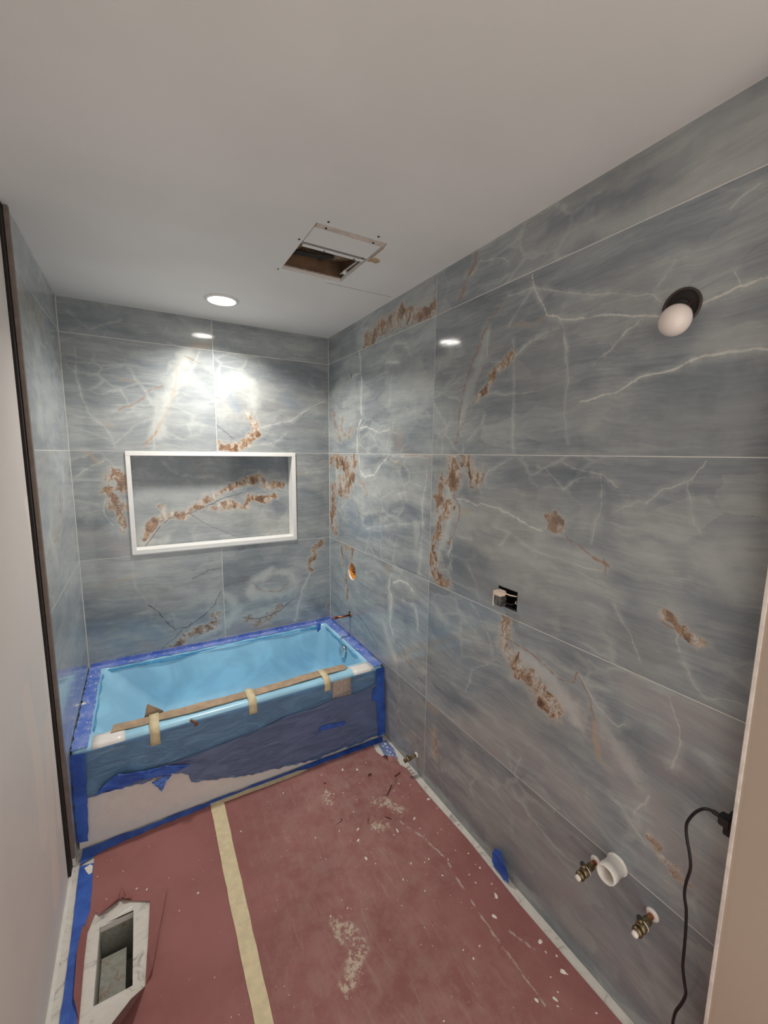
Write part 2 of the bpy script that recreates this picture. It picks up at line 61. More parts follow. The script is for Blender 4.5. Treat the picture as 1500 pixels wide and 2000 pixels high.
# ---------------------------------------------------------------- node helper
class NT:
    def __init__(s, name, rough=.5):
        s.m = bpy.data.materials.new(name); s.m.use_nodes = True; s.t = s.m.node_tree; s.n = s.t.nodes
        s.b = s.n['Principled BSDF']; s.b.inputs['Roughness'].default_value = rough
    def link(s, a, b): s.t.links.new(a, b)
    def put(s, sock, v):
        if v is None: return
        if hasattr(v, 'is_linked'): s.link(v, sock)
        elif isinstance(v, (tuple, list)) and sock.type == 'RGBA' and len(v) == 3: sock.default_value = (*v, 1)
        else: sock.default_value = v
    def math(s, op, a, b=None, c=None, clamp=False):
        n = s.n.new('ShaderNodeMath'); n.operation = op; n.use_clamp = clamp
        s.put(n.inputs[0], a); s.put(n.inputs[1], b); s.put(n.inputs[2], c); return n.outputs[0]
    def vm(s, op, a, b=None, scale=None):
        n = s.n.new('ShaderNodeVectorMath'); n.operation = op
        s.put(n.inputs[0], a); s.put(n.inputs[1], b)
        if scale is not None: s.put(n.inputs['Scale'], scale)
        return n.outputs[1] if op in ('DOT_PRODUCT', 'DISTANCE', 'LENGTH') else n.outputs[0]
    def noise(s, v, scale, detail=4, rough=.5, dist=0, col=False):
        n = s.n.new('ShaderNodeTexNoise'); s.put(n.inputs['Vector'], v)
        n.inputs['Scale'].default_value = scale; n.inputs['Detail'].default_value = detail
        n.inputs['Roughness'].default_value = rough; n.inputs['Distortion'].default_value = dist
        return n.outputs['Color'] if col else n.outputs['Fac']
    def voro(s, v, scale, feature='F1'):
        n = s.n.new('ShaderNodeTexVoronoi'); n.feature = feature; s.put(n.inputs['Vector'], v); n.inputs['Scale'].default_value = scale
        return n.outputs['Distance']
    def mr(s, v, a, b, c=0., d=1., smooth=True):
        n = s.n.new('ShaderNodeMapRange'); n.interpolation_type = 'SMOOTHSTEP' if smooth else 'LINEAR'
        s.put(n.inputs[0], v)
        for i, x in zip((1, 2, 3, 4), (a, b, c, d)): s.put(n.inputs[i], x)
        return n.outputs[0]
    def ramp(s, v, stops):
        n = s.n.new('ShaderNodeValToRGB'); s.put(n.inputs[0], v); e = n.color_ramp.elements
        while len(e) < len(stops): e.new(.5)
        for el, (p, c) in zip(e, stops): el.position = p; el.color = (*c, 1)
        return n.outputs[0]
    def mix(s, f, a, b, mode='MIX'):
        n = s.n.new('ShaderNodeMix'); n.data_type = 'RGBA'; n.blend_type = mode
        s.put(n.inputs[0], f); s.put(n.inputs[6], a); s.put(n.inputs[7], b); return n.outputs[2]
    def pos(s): return s.n.new('ShaderNodeNewGeometry').outputs['Position']
    def obj(s): return s.n.new('ShaderNodeTexCoord').outputs['Object']
    def sep(s, v):
        n = s.n.new('ShaderNodeSeparateXYZ'); s.put(n.inputs[0], v); return n.outputs
    def comb(s, x, y, z):
        n = s.n.new('ShaderNodeCombineXYZ'); s.put(n.inputs[0], x); s.put(n.inputs[1], y); s.put(n.inputs[2], z); return n.outputs[0]
    def bump(s, h, strength=.3, dist=.01):
        n = s.n.new('ShaderNodeBump'); s.put(n.inputs['Height'], h); n.inputs['Strength'].default_value = strength
        n.inputs['Distance'].default_value = dist; s.link(n.outputs[0], s.b.inputs['Normal'])
    def base(s, v): s.put(s.b.inputs['Base Color'], v)
    def set(s, **k):
        for a, v in k.items(): s.put(s.b.inputs[a.replace('_', ' ')], v)
    # distance from p to the nearest of a set of polylines
    def polydist(s, p, lines):
        d = None
        for P in lines:
            segs = list(zip(P[:-1], P[1:]))
            for a, b in segs:
                ba = (b[0]-a[0], b[1]-a[1], 0); L = max(ba[0]**2+ba[1]**2, 1e-8)
                pa = s.vm('SUBTRACT', p, (a[0], a[1], 0))
                h = s.math('MULTIPLY', s.vm('DOT_PRODUCT', pa, ba), 1/L, clamp=True)
                n = s.vm('SCALE', ba, scale=h)
                x = s.vm('DISTANCE', pa, n)
                d = x if d is None else s.math('MINIMUM', d, x)
        return d

def simple(name, col, rough=.5, metal=0., vary=.12, scale=30, bump=0., bscale=60, spec=None):
    k = NT(name, rough); o = k.obj()
    f = k.noise(o, scale, 4, .6)
    a = tuple(c*(1-vary) for c in col); b = tuple(min(1, c*(1+vary)) for c in col)
    k.base(k.mix(k.mr(f, .3, .7), a, b)); k.set(Metallic=metal)
    if spec is not None: k.b.inputs['Specular IOR Level'].default_value = spec
    if bump: k.bump(k.noise(o, bscale, 4, .6), bump, .003)
    return k.m

# ---------------------------------------------------------------- onyx tile material: one per tile, each print is its own
def onyx(name, axis, seed, strokes, bright=1.0, stretch=8.0):
    k = NT(name, .09)
    x, y, z = k.sep(k.pos())
    p0 = k.comb(y if axis == 'x' else x, z, 0)
    ps = k.vm('ADD', p0, (seed*3.17, seed*1.91, seed*.7))
    w1 = k.vm('SUBTRACT', k.noise(ps, 3.0, 3, .5, col=True), (.5, .5, .5))
    w2 = k.vm('SUBTRACT', k.noise(ps, 22.0, 4, .6, col=True), (.5, .5, .5))
    pw = k.vm('ADD', ps, k.vm('SCALE', w1, scale=.11))
    big = k.noise(k.vm('MULTIPLY', pw, (1.0, 2.0, 1)), 2.2, 5, .55)
    st = k.noise(k.vm('MULTIPLY', pw, (1.1, stretch, 1)), 2.4, 6, .6, .1)
    fine = k.noise(k.vm('MULTIPLY', pw, (3.0, stretch*5, 1)), 3.0, 3, .6)
    v = k.math('ADD', k.math('MULTIPLY', big, .46), k.math('ADD', k.math('MULTIPLY', st, .38), k.math('MULTIPLY', fine, .18)))
    c = lambda r, g, b: (r*bright, g*bright, b*bright)
    col = k.ramp(v, [(.36, c(.165, .188, .208)), (.47, c(.245, .272, .288)), (.55, c(.325, .350, .355)), (.68, c(.46, .485, .47))])
    # warm and green undertones
    tone = k.noise(pw, 1.6, 2, .5)
    col = k.mix(k.mr(tone, .52, .70, 0, .35), col, c(.37, .355, .325))
    # crackle of pale hairline veins, only where a cloud mask lets it through
    pc = k.vm('ADD', k.vm('MULTIPLY', ps, (1, 1.5, 1)), k.vm('SCALE', w2, scale=.05))
    cr = k.mr(k.voro(pc, 6.5, 'DISTANCE_TO_EDGE'), .0, .09, 1, 0)
    vn = k.n.new('ShaderNodeTexVoronoi'); k.put(vn.inputs['Vector'], pc); vn.inputs['Scale'].default_value = 6.5
    fc = k.sep(vn.outputs['Color'])[0]
    fm = k.mr(k.noise(ps, 1.7, 2, .5), .42, .58)
    col = k.mix(k.math('MULTIPLY', fm, k.mr(fc, .45, 1, 0, .30)), col, c(.44, .46, .44))
    col = k.mix(k.math('MULTIPLY', fm, k.mr(fc, .0, .45, .28, 0)), col, c(.20, .23, .26))
    mask = k.mr(k.noise(ps, 2.1, 2, .5), .50, .66, 0, .28)
    col = k.mix(k.math('MULTIPLY', cr, mask), col, c(.60, .62, .58))
    # soft mottling
    pm = k.voro(k.vm('ADD', k.vm('MULTIPLY', ps, (1, 2.2, 1)), k.vm('SCALE', w2, scale=.09)), 14)
    col = k.mix(k.mr(pm, .30, .75, 0, .14), col, c(.16, .195, .23))
    # drawn figures of this print
    pv = k.vm('ADD', p0, k.vm('SCALE', k.vm('SUBTRACT', k.noise(ps, 7.0, 3, .5, col=True), (.5, .5, .5)), scale=.035))
    pv = k.vm('ADD', pv, k.vm('SCALE', w2, scale=.022))
    pv = k.vm('MULTIPLY', pv, (1, 1, 0))
    rn = k.noise(k.vm('ADD', k.vm('MULTIPLY', ps, (1.0, .62, 1)), k.vm('SCALE', w2, scale=.06)), 21, 7, .70, .7)
    rcol = k.ramp(rn, [(.33, (.08, .045, .03)), (.40, (.20, .105, .055)), (.455, (.33, .175, .085)), (.50, (.40, .27, .16)), (.54, (.53, .46, .39)), (.64, (.60, .58, .54))])
    if any(x[0] == 'r' for x in strokes):
        vd = k.mr(k.voro(k.vm('ADD', k.vm('MULTIPLY', ps, (1.2, .8, 1)), k.vm('SCALE', w2, scale=.10)), 38, 'DISTANCE_TO_EDGE'), .0, .10, .55, 0)
        rcol = k.mix(vd, rcol, (.13, .075, .05))
    fil = k.noise(k.vm('ADD', ps, k.vm('SCALE', w2, scale=.04)), 26, 3, .6)
    coarse = k.noise(k.vm('ADD', ps, k.vm('SCALE', w2, scale=.05)), 13, 3, .6)
    groups = {}
    for kind, wd, stg, pts in strokes:
        groups.setdefault((kind, round(wd, 3), stg), []).append(pts)
    order = 'dbmpowrvk'
    for (kind, wd, stg), lines in sorted(groups.items(), key=lambda g: order.index(g[0][0])):
        d = k.polydist(pv, lines)
        if kind in 'dbmpo':
            d2 = k.math('ADD', d, k.math('ADD', k.math('MULTIPLY', k.math('SUBTRACT', st, .5), wd*1.2), k.math('MULTIPLY', k.math('SUBTRACT', coarse, .5), wd*2.2)))
            f = k.mr(d2, -wd*.1, wd*1.05, stg*(.85 if kind != 'o' else .7), 0)
            target = {'d': c(.125, .158, .192), 'b': c(.20, .26, .34), 'm': c(.33, .30, .30), 'p': c(.50, .52, .50), 'o': (.47, .36, .24)}[kind]
            col = k.mix(f, col, target)
        elif kind == 'w':
            f = k.mr(d, wd*.05, wd*(.38 if stg < .85 else .55), stg*(.70 if stg < .85 else .9), 0)
            f2 = k.math('MULTIPLY', k.mr(d, 0, wd*3.0, stg*.50, 0), k.mr(coarse, .38, .6))
            col = k.mix(f2, col, c(.50, .52, .50))
            col = k.mix(k.math('MULTIPLY', f, k.mr(fil, .30, .55, .25, 1)), col, c(.64, .645, .59))
        elif kind == 'r':
            d2 = k.math('ADD', d, k.math('ADD', k.math('MULTIPLY', k.math('SUBTRACT', fil, .5), wd*1.3), k.math('MULTIPLY', k.math('SUBTRACT', coarse, .48), wd*2.4)))
            f = k.mr(d2, wd*.62, wd*.92, stg*.95, 0)
            halo = k.mr(d2, wd*.6, wd*1.7, stg*.45, 0)
            col = k.mix(halo, col, (.56, .53, .47))
            col = k.mix(f, col, rcol)
        elif kind == 'v':
            f = k.mr(d, wd*.2, wd*.75, stg*.85, 0)
            col = k.mix(k.math('MULTIPLY', f, k.mr(fil, .36, .56, .12, 1)), col, (.34, .20, .13))
        elif kind == 'k':
            f = k.mr(d, wd*.2, wd*.75, stg*.8, 0)
            col = k.mix(k.math('MULTIPLY', f, k.mr(fil, .30, .52, .3, 1)), col, (.09, .075, .075))
    k.base(col)
    # thin haze wiped over the gloss
    k.put(k.b.inputs['Roughness'], k.mr(k.noise(k.vm('MULTIPLY', ps, (6, 14, 1)), 2.2, 3, .6, 2.0), .4, .75, .07, .15))
    k.b.inputs['Specular IOR Level'].default_value = .55
    return k.m

# ---------------------------------------------------------------- materials
def drywall(name, col, patches=()):
    k = NT(name, .62); p = k.pos()
    f = k.noise(p, 1.3, 4, .55)
    c = k.mix(k.mr(f, .3, .7), tuple(x*.95 for x in col), tuple(min(1, x*1.05) for x in col))
    if patches:
        x, y, z = k.sep(p); q = k.comb(y, z, 0)
        q = k.vm('ADD', q, k.vm('SCALE', k.vm('SUBTRACT', k.noise(k.vm('MULTIPLY', p, (1, 3, .6)), 6, 4, .6, col=True), (.5, .5, .5)), scale=.07))
        q = k.vm('MULTIPLY', q, (1, 1, 0))
        for wd, colr, stg, lines in patches:
            c = k.mix(k.mr(k.polydist(q, lines), wd*.48, wd*.56, stg, 0), c, colr)
    k.base(c); k.bump(k.noise(p, 160, 3, .6), .10, .002)
    return k.m
M_ceil = drywall('ceiling_paint', (.86, .845, .82))
M_wallpaint = drywall('grey_primer', (.76, .71, .67), [(.10, (.84, .75, .68), .8, [[(-1.24, .93), (-1.20, .70), (-1.22, .45)], [(-1.02, .70), (-1.10, .45), (-1.15, .15)]]), (.05, (.87, .80, .74), .8, [[(-.97, 1.50), (-.95, 1.33)], [(-.96, .9), (-1.0, .3)]])])
M_entry = drywall('beige_primer', (.44, .355, .285))
M_grout = simple('grout', (.74, .73, .69), .85, vary=.05)
M_white = simple('white_quartz', (.86, .85, .83), .28, vary=.02)
M_bead = simple('corner_bead', (.72, .66, .60), .5)
M_trim = simple('bronze_trim', (.20, .155, .13), .55)
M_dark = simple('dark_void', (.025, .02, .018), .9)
M_plaster = simple('plaster_crumb', (.80, .77, .71), .9, vary=.15, scale=200)
M_mask = simple('masking_tape', (.70, .60, .38), .7, vary=.08, scale=40)
M_bluetape = NT('blue_tape', .5)
_o = M_bluetape.obj(); M_bluetape.base(M_bluetape.mix(M_bluetape.mr(M_bluetape.noise(_o, 14, 4, .6), .3, .7), (.018, .07, .36), (.045, .14, .55)))
M_bluetape.bump(M_bluetape.noise(_o, 45, 4, .6), .35, .004); M_bluetape = M_bluetape.m
M_rimtape = NT('dusty_blue_tape', .5)
_o = M_rimtape.pos()
_c = M_rimtape.mix(M_rimtape.mr(M_rimtape.noise(_o, 9, 4, .6), .35, .68), (.08, .17, .58), (.24, .32, .68))
_c = M_rimtape.mix(M_rimtape.mr(M_rimtape.noise(_o, 60, 3, .7), .60, .66, 0, .8), _c, (.70, .68, .66))
M_rimtape.base(_c); M_rimtape.bump(M_rimtape.noise(_o, 45, 4, .6), .3, .004); M_rimtape = M_rimtape.m

def film(name, col, rough, alpha=1.0, wrinkle=.3, scale=9, stretch=(1, 1, 1), light=None):
    k = NT(name, rough); o = k.pos()
    q = k.vm('MULTIPLY', o, stretch)
    n = k.noise(q, scale, 5, .55, 1.2)
    k.base(k.mix(k.mr(n, .35, .7), tuple(x*.86 for x in col), light or tuple(min(1, x*1.15) for x in col)))
    k.bump(n, wrinkle, .02); k.set(Alpha=alpha); k.b.inputs['Specular IOR Level'].default_value = .5
    return k.m
M_film = film('tub_blue_film', (.38, .69, .90), .25, 1, .03, 3)
M_film2 = film('loose_blue_film', (.16, .33, .55), .24, .62, .6, 7, (1, 1, 2.6))
M_film3 = film('folded_blue_film', (.20, .26, .46), .22, .50, .9, 8, (1, 1, 3.0))
M_filmedge = film('torn_film_edge', (.16, .50, .80), .22, .8, .9, 20)
M_apron = simple('tub_enamel', (.74, .70, .67), .25, vary=.03)
M_rimwhite = simple('bare_rim_enamel', (.86, .83, .80), .3, vary=.04)
M_card = simple('cardboard', (.42, .305, .205), .85, vary=.18, scale=18, bump=.2)
M_chrome = simple('chrome', (.75, .74, .72), .18, 1.0, vary=.1)
M_brass = simple('tarnished_brass', (.22, .17, .095), .38, .85, vary=.5, scale=60)
M_copper = simple('copper', (.33, .13, .07), .35, .9, vary=.45, scale=50)
M_pvc = simple('white_pvc', (.80, .77, .71), .35, vary=.06, scale=20)
M_capw = simple('white_cap', (.82, .78, .72), .5)
M_blackp = simple('black_plastic', (.012, .012, .013), .42)
M_cord = simple('black_cord', (.010, .009, .010), .38)
M_orange = simple('orange_valve_guard', (.85, .30, .03), .4, vary=.2, scale=25)
M_galv = simple('galvanised_metal', (.55, .56, .56), .35, .7)
M_wire = simple('white_wire', (.80, .68, .56), .6)
M_bulb = simple('opal_bulb', (.84, .75, .69), .18, vary=.01)
M_kraft = NT('brown_kraft_facing', .8); _o = M_kraft.pos()
M_kraft.base(M_kraft.ramp(M_kraft.noise(_o, 9, 5, .6), [(.3, (.05, .025, .012)), (.5, (.17, .10, .055)), (.7, (.34, .24, .14))])); M_kraft.bump(M_kraft.noise(_o, 12, 4), .6, .02); M_kraft = M_kraft.m
M_wood = simple('framing_wood', (.20, .12, .07), .8, vary=.3, scale=12)
M_gyp = simple('cut_gypsum', (.42, .32, .25), .9, vary=.2, scale=60)
M_ductm = NT('rusty_duct', .6); _o = M_ductm.pos()
_c = M_ductm.mix(M_ductm.mr(M_ductm.noise(_o, 26, 5, .7), .55, .68), (.30, .30, .26), (.27, .13, .06))
M_ductm.base(M_ductm.mix(M_ductm.mr(M_ductm.noise(_o, 90, 3, .6), .35, .7, 0, .6), _c, (.42, .42, .37))); M_ductm.set(Metallic=.1); M_ductm = M_ductm.m
# white marble floor tile
M_marble = NT('white_marble', .25); _o = M_marble.pos()
_w = M_marble.vm('ADD', _o, M_marble.vm('SCALE', M_marble.noise(_o, 5, 4, .6, col=True), scale=.22))
_v = M_marble.noise(M_marble.vm('MULTIPLY', _w, (3.5, 9, 1)), 2.6, 5, .68, .5)
M_marble.base(M_marble.ramp(_v, [(.30, (.22, .20, .20)), (.38, (.50, .47, .44)), (.45, (.70, .67, .61)), (.7, (.78, .75, .69))])); M_marble = M_marble.m
# red rosin paper: dusty scuffs, plaster splashes
k = NT('red_rosin_paper', .82); P = k.pos()
f1 = k.noise(P, 2.3, 5, .6); f2 = k.noise(P, 190, 2, .6)
c = k.mix(k.mr(f1, .32, .68), (.26, .095, .09), (.345, .142, .134))
c = k.mix(k.mr(f2, .3, .7, 0, .22), c, (.33, .17, .15))
x, y, z = k.sep(P)
scr = k.noise(k.vm('MULTIPLY', P, (9, 1.6, 1)), 5, 5, .7, .8)
zone = k.mr(k.polydist(k.vm('MULTIPLY', P, (1, 1, 0)), [[(-.25, -1.0), (-.50, -1.15), (-.55, -1.4)], [(-.45, -1.5), (-.65, -1.75), (-.5, -2.1)]]), .05, .55, 1, 0)
c = k.mix(k.math('MULTIPLY', k.mr(scr, .50, .74), k.mr(zone, 0, 1, .03, .30)), c, (.50, .37, .33))
c = k.mix(k.math('MULTIPLY', zone, k.mr(k.noise(P, 14, 5, .7), .35, .65, .04, .26)), c, (.50, .38, .34))
blot = k.polydist(k.vm('ADD', k.vm('MULTIPLY', P, (1, 1, 0)), k.vm('MULTIPLY', k.vm('SUBTRACT', k.noise(P, 26, 4, .7, col=True), (.5, .5, .5)), (.10, .10, 0))), [[(-.285, -1.235), (-.235, -1.25), (-.215, -1.33)], [(-.345, -1.345), (-.32, -1.35)], [(-.47, -1.07), (-.475, -1.10)], [(-.66, -1.63), (-.62, -1.72), (-.70, -1.80)]])
c = k.mix(k.math('MULTIPLY', k.mr(blot, .012, .042, 1, 0), k.mr(k.noise(P, 70, 4, .7), .44, .60, 0, .85)), c, (.60, .52, .40))
line = k.polydist(k.vm('ADD', k.vm('MULTIPLY', P, (1, 1, 0)), k.vm('MULTIPLY', k.vm('SUBTRACT', k.noise(P, 12, 4, .7, col=True), (.5, .5, .5)), (.03, .03, 0))), [[(-.24, -1.38), (-.19, -1.50), (-.17, -1.62), (-.19, -1.80), (-.20, -1.95), (-.20, -2.15)], [(-.255, -1.22), (-.21, -1.34)], [(-.14, -1.95), (-.11, -2.03)]])
c = k.mix(k.math('MULTIPLY', k.mr(line, .001, .006, 1, 0), k.mr(k.noise(P, 30, 3, .6), .40, .58, 0, .7)), c, (.58, .50, .44))
sp = k.voro(P, 34); c = k.mix(k.math('MULTIPLY', k.mr(sp, .05, .085, 1, 0), k.mr(k.noise(P, 9, 2), .52, .6)), c, (.62, .55, .48))
k.base(c); k.bump(k.noise(P, 5, 5, .6), .35, .02); M_paper = k.m
k.b.inputs['Specular IOR Level'].default_value = .3
M_paperback_shade = simple('paper_underside_slit_shade', (.13, .045, .04), .85)  # flap underside, also the painted shade seen through the slits
# printed warning label
k = NT('label_print', .6); P = k.pos(); x, y, z = k.sep(P)
rows = k.mr(k.math('PINGPONG', k.math('MULTIPLY', z, 1), .0042), .0018, .0026)
gap = k.mr(k.noise(k.vm('MULTIPLY', P, (260, 60, 30)), 1, 3, .7), .40, .46)
k.base(k.mix(k.math('MULTIPLY', k.math('SUBTRACT', 1, rows), gap), (.66, .55, .47), (.22, .17, .15))); M_label = k.m
k = NT('lamp_lens', .4); k.base((.9, .9, .88)); k.set(Emission_Color=(1, .955, .89, 1), Emission_Strength=14.0); M_lens = k.m

# ---------------------------------------------------------------- mesh helpers
def link(name, me, mat=None, parent=None, smooth=False):
    o = bpy.data.objects.new(name, me); COL.objects.link(o)
    if mat: me.materials.append(mat)
    if parent is not None:
        o.parent = parent; o.matrix_parent_inverse = Matrix.Translation(parent.location).inverted() if parent.location.length else Matrix()
    if smooth:
        for p in me.polygons: p.use_smooth = True
    return o
def from_bm(name, bm, mat, parent=None, smooth=False):
    bmesh.ops.recalc_face_normals(bm, faces=bm.faces)
    me = bpy.data.meshes.new(name); bm.to_mesh(me); bm.free()
    return link(name, me, mat, parent, smooth)
def tag(o, label=None, cat=None, group=None, kind=None):
    if label: o['label'] = label
    if cat: o['category'] = cat
    if group: o['group'] = group
    if kind: o['kind'] = kind
    return o
def thing(name, loc, label, cat, group=None):
    o = bpy.data.objects.new(name, None); o.location = loc; o.empty_display_size = .05; COL.objects.link(o)
    return tag(o, label, cat, group)
def bm_box(bm, lo, hi, bev=0):
    r = bmesh.ops.create_cube(bm, size=1); vs_ = r['verts']
    for v in vs_:
        v.co = Vector([(lo[i]+hi[i])/2 + v.co[i]*(hi[i]-lo[i]) for i in range(3)])
    if bev:
        es = list({e for v in vs_ for e in v.link_edges})
        bmesh.ops.bevel(bm, geom=es, offset=bev, segments=2, affect='EDGES')
    return vs_
def box(name, lo, hi, mat, parent=None, bev=0):
    bm = bmesh.new(); bm_box(bm, lo, hi, bev); return from_bm(name, bm, mat, parent)
AX = {'x': lambda a, b, d: (d, a, b), 'y': lambda a, b, d: (a, d, b), 'z': lambda a, b, d: (a, b, d)}
def inpoly(p, P):
    c = False; j = len(P)-1
    for i in range(len(P)):
        if (P[i][1] > p[1]) != (P[j][1] > p[1]) and p[0] < (P[j][0]-P[i][0])*(p[1]-P[i][1])/(P[j][1]-P[i][1])+P[i][0]: c = not c
        j = i
    return c
def bm_plate(bm, outer, holes, axis, d0, d1):
    pts = []; es = []
    for L in [outer]+list(holes):
        n0 = len(pts); pts += [Vector(p) for p in L]
        es += [(n0+i, n0+(i+1) % len(L)) for i in range(len(L))]
    co, _, fs, _, _, _ = delaunay_2d_cdt(pts, es, [], 0, 1e-7)
    tris = []
    for t in fs:
        c = (sum(co[i].x for i in t)/3, sum(co[i].y for i in t)/3)
        if inpoly(c, outer) and not any(inpoly(c, h) for h in holes): tris.append(list(t))
    cnt = {}
    for t in tris:
        for i in range(3):
            e = (t[i], t[(i+1) % 3]); cnt[tuple(sorted(e))] = cnt.get(tuple(sorted(e)), [])+[e]
    f = AX[axis]; used = sorted({i for t in tris for i in t})
    A = {i: bm.verts.new(f(co[i].x, co[i].y, d0)) for i in used}; B = {i: bm.verts.new(f(co[i].x, co[i].y, d1)) for i in used}
    for t in tris:
        bm.faces.new([A[i] for i in t]); bm.faces.new([B[i] for i in reversed(t)])
    for v in cnt.values():
        if len(v) == 1:
            i, j = v[0]; bm.faces.new([A[j], A[i], B[i], B[j]])
def plate(name, outer, holes, axis, d0, d1, mat, parent=None):
    bm = bmesh.new(); bm_plate(bm, outer, holes, axis, d0, d1); return from_bm(name, bm, mat, parent)
def rect(a0, b0, a1, b1): return [(a0, b0), (a1, b0), (a1, b1), (a0, b1)]
def circ(a, b, r, n=28, wob=0): return [(a+(r+random.uniform(-wob, wob))*math.cos(t*2*math.pi/n), b+(r+random.uniform(-wob, wob))*math.sin(t*2*math.pi/n)) for t in range(n)]
def bm_lathe(bm, prof, origin, direction, n=28, cap=True):
    d = Vector(direction).normalized(); q = d.to_track_quat('Z', 'Y'); o = Vector(origin); rings = []
    for r, h in prof:
        rings.append([bm.verts.new(o + q @ Vector((r*math.cos(2*math.pi*i/n), r*math.sin(2*math.pi*i/n), h))) for i in range(n)])
    for A, B in zip(rings[:-1], rings[1:]):
        for i in range(n): bm.faces.new((A[i], A[(i+1) % n], B[(i+1) % n], B[i]))
    if cap:
        for R in (rings[0], rings[-1]):
            if (R[0].co-R[n//2].co).length > 1e-5: bm.faces.new(R)
def lathe(name, prof, origin, direction, mat, parent=None, n=28, cap=True, smooth=True):
    bm = bmesh.new(); bm_lathe(bm, prof, origin, direction, n, cap)
    o = from_bm(name, bm, mat, parent)
    if smooth:
        for p in o.data.polygons: p.use_smooth = len(p.vertices) == 4
    return o
def smooth_path(P, sub=6):
    P = [Vector(p) for p in P]; out = []
    for i in range(len(P)-1):
        a, b, c, d = P[max(i-1, 0)], P[i], P[i+1], P[min(i+2, len(P)-1)]
        for j in range(sub):
            t = j/sub
            out.append(.5*((2*b)+(c-a)*t+(2*a-5*b+4*c-d)*t*t+(-a+3*b-3*c+d)*t**3))
    return out+[P[-1]]
def tube(name, P, r, mat, parent=None, n=10, sub=6):
    P = smooth_path(P, sub); bm = bmesh.new(); rings = []; up = Vector((0, 0, 1))
    prev = None
    for i, p in enumerate(P):
        t = (P[min(i+1, len(P)-1)]-P[max(i-1, 0)]).normalized()
        u = (prev if prev is not None else (up if abs(t.z) < .9 else Vector((1, 0, 0))))
        u = (u - t*u.dot(t)).normalized(); prev = u; v = t.cross(u)
        rr = r(i/(len(P)-1)) if callable(r) else r
        rings.append([bm.verts.new(p+u*rr*math.cos(2*math.pi*a/n)+v*rr*math.sin(2*math.pi*a/n)) for a in range(n)])
    for A, B in zip(rings[:-1], rings[1:]):
        for i in range(n): bm.faces.new((A[i], A[(i+1) % n], B[(i+1) % n], B[i]))
    bm.faces.new(rings[0]); bm.faces.new(rings[-1])
    return from_bm(name, bm, mat, parent, True)
def sheet(name, grid, mat, parent=None, thick=.0006, smooth=True):
    # grid: rows of points -> thin sheet with real thickness
    bm = bmesh.new(); V = [[bm.verts.new(p) for p in row] for row in grid]
    for i in range(len(V)-1):
        for j in range(len(V[0])-1): bm.faces.new((V[i][j], V[i][j+1], V[i+1][j+1], V[i+1][j]))
    bmesh.ops.recalc_face_normals(bm, faces=bm.faces)
    bmesh.ops.solidify(bm, geom=bm.faces[:], thickness=thick)
    return from_bm(name, bm, mat, parent, smooth)
def wav(*a):
    return sum(math.sin(x*k_+i*1.7) for i, (x, k_) in enumerate(a))/len(a)
def jag(P, amp, n=6):
    # roughen the sides of a polygon
    out = []
    for i in range(len(P)):
        a, b = P[i], P[(i+1) % len(P)]
        L = math.hypot(b[0]-a[0], b[1]-a[1]); m = max(1, min(40, int(L/n)))
        for j in range(m):
            t = j/m; w = amp if j else amp*.4
            out.append((a[0]+(b[0]-a[0])*t+random.uniform(-w, w), a[1]+(b[1]-a[1])*t+random.uniform(-w, w)))
    return out

# ---------------------------------------------------------------- room shell
J = .0013                     # half a joint
ROW = [0.0, .461, 1.071, 1.681, 2.291, ZC]
YF = -3.35
# hatch, lamp, wall holes
HATCH = (-.600, -1.337, -.321, -.912)
LAMPC = (-.757, -.385)
ceil_holes = [rect(HATCH[0], HATCH[1], HATCH[2], HATCH[3]), circ(*LAMPC, .070)]
ceil_holes[0] = [(-.600, -1.337), (-.321, -1.337), (-.319, -1.19), (-.3205, -.912), (-.600, -.912)]
ceiling = tag(plate('ceiling', rect(-1.7, YF-.1, .2, .2), ceil_holes, 'z', ZC, ZC+.016, M_ceil), kind='structure')
# attic boards above; dark box added round the opening to block world light
attic = box('attic_floor_boards', (-1.7, YF-.1, ZC+.30), (.2, .2, ZC+.32), M_wood); attic.name = 'trim_4'
bm = bmesh.new()
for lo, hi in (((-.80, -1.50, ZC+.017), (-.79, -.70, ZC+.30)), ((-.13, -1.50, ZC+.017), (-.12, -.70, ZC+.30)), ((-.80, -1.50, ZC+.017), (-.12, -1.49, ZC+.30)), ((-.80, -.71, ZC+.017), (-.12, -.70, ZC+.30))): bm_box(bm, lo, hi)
from_bm('opening_light_block', bm, M_dark, attic); tag(attic, 'wood boards above the ceiling opening', kind='structure')
VH = (-.37, .903)      # mixing valve hole in the right wall (y, z)
OB = rect(-1.775, 1.104, -1.680, 1.180)
SC = (-2.235, 2.046)
hr = {('R', 1, 'A'): [circ(*VH, .060, 32)], ('R', 2, 'B'): [OB], ('R', 3, 'B'): [circ(*SC, .041)], ('R', 3, 'A'): [[(-.363+.007*math.cos(t*.5236), 2.16+.017*math.sin(t*.5236)) for t in range(12)]]}
wall_right = tag(plate('wall_right', rect(-2.475, 0, .012, ZC), [h for v in hr.values() for h in v], 'x', .0004, .014, M_grout), kind='structure')
DUCT = (-1.400, -1.460, -1.297, -1.205)
wall_back = tag(plate('wall_back', rect(-1.56, 0, .014, ZC), [rect(-1.232, 1.095, -.268, 1.665)], 'y', .0004, .014, M_grout), kind='structure')
wall_left = tag(plate('wall_left', rect(-.893, 0, .012, ZC), [], 'x', -W-.014, -W-.0004, M_grout), kind='structure')

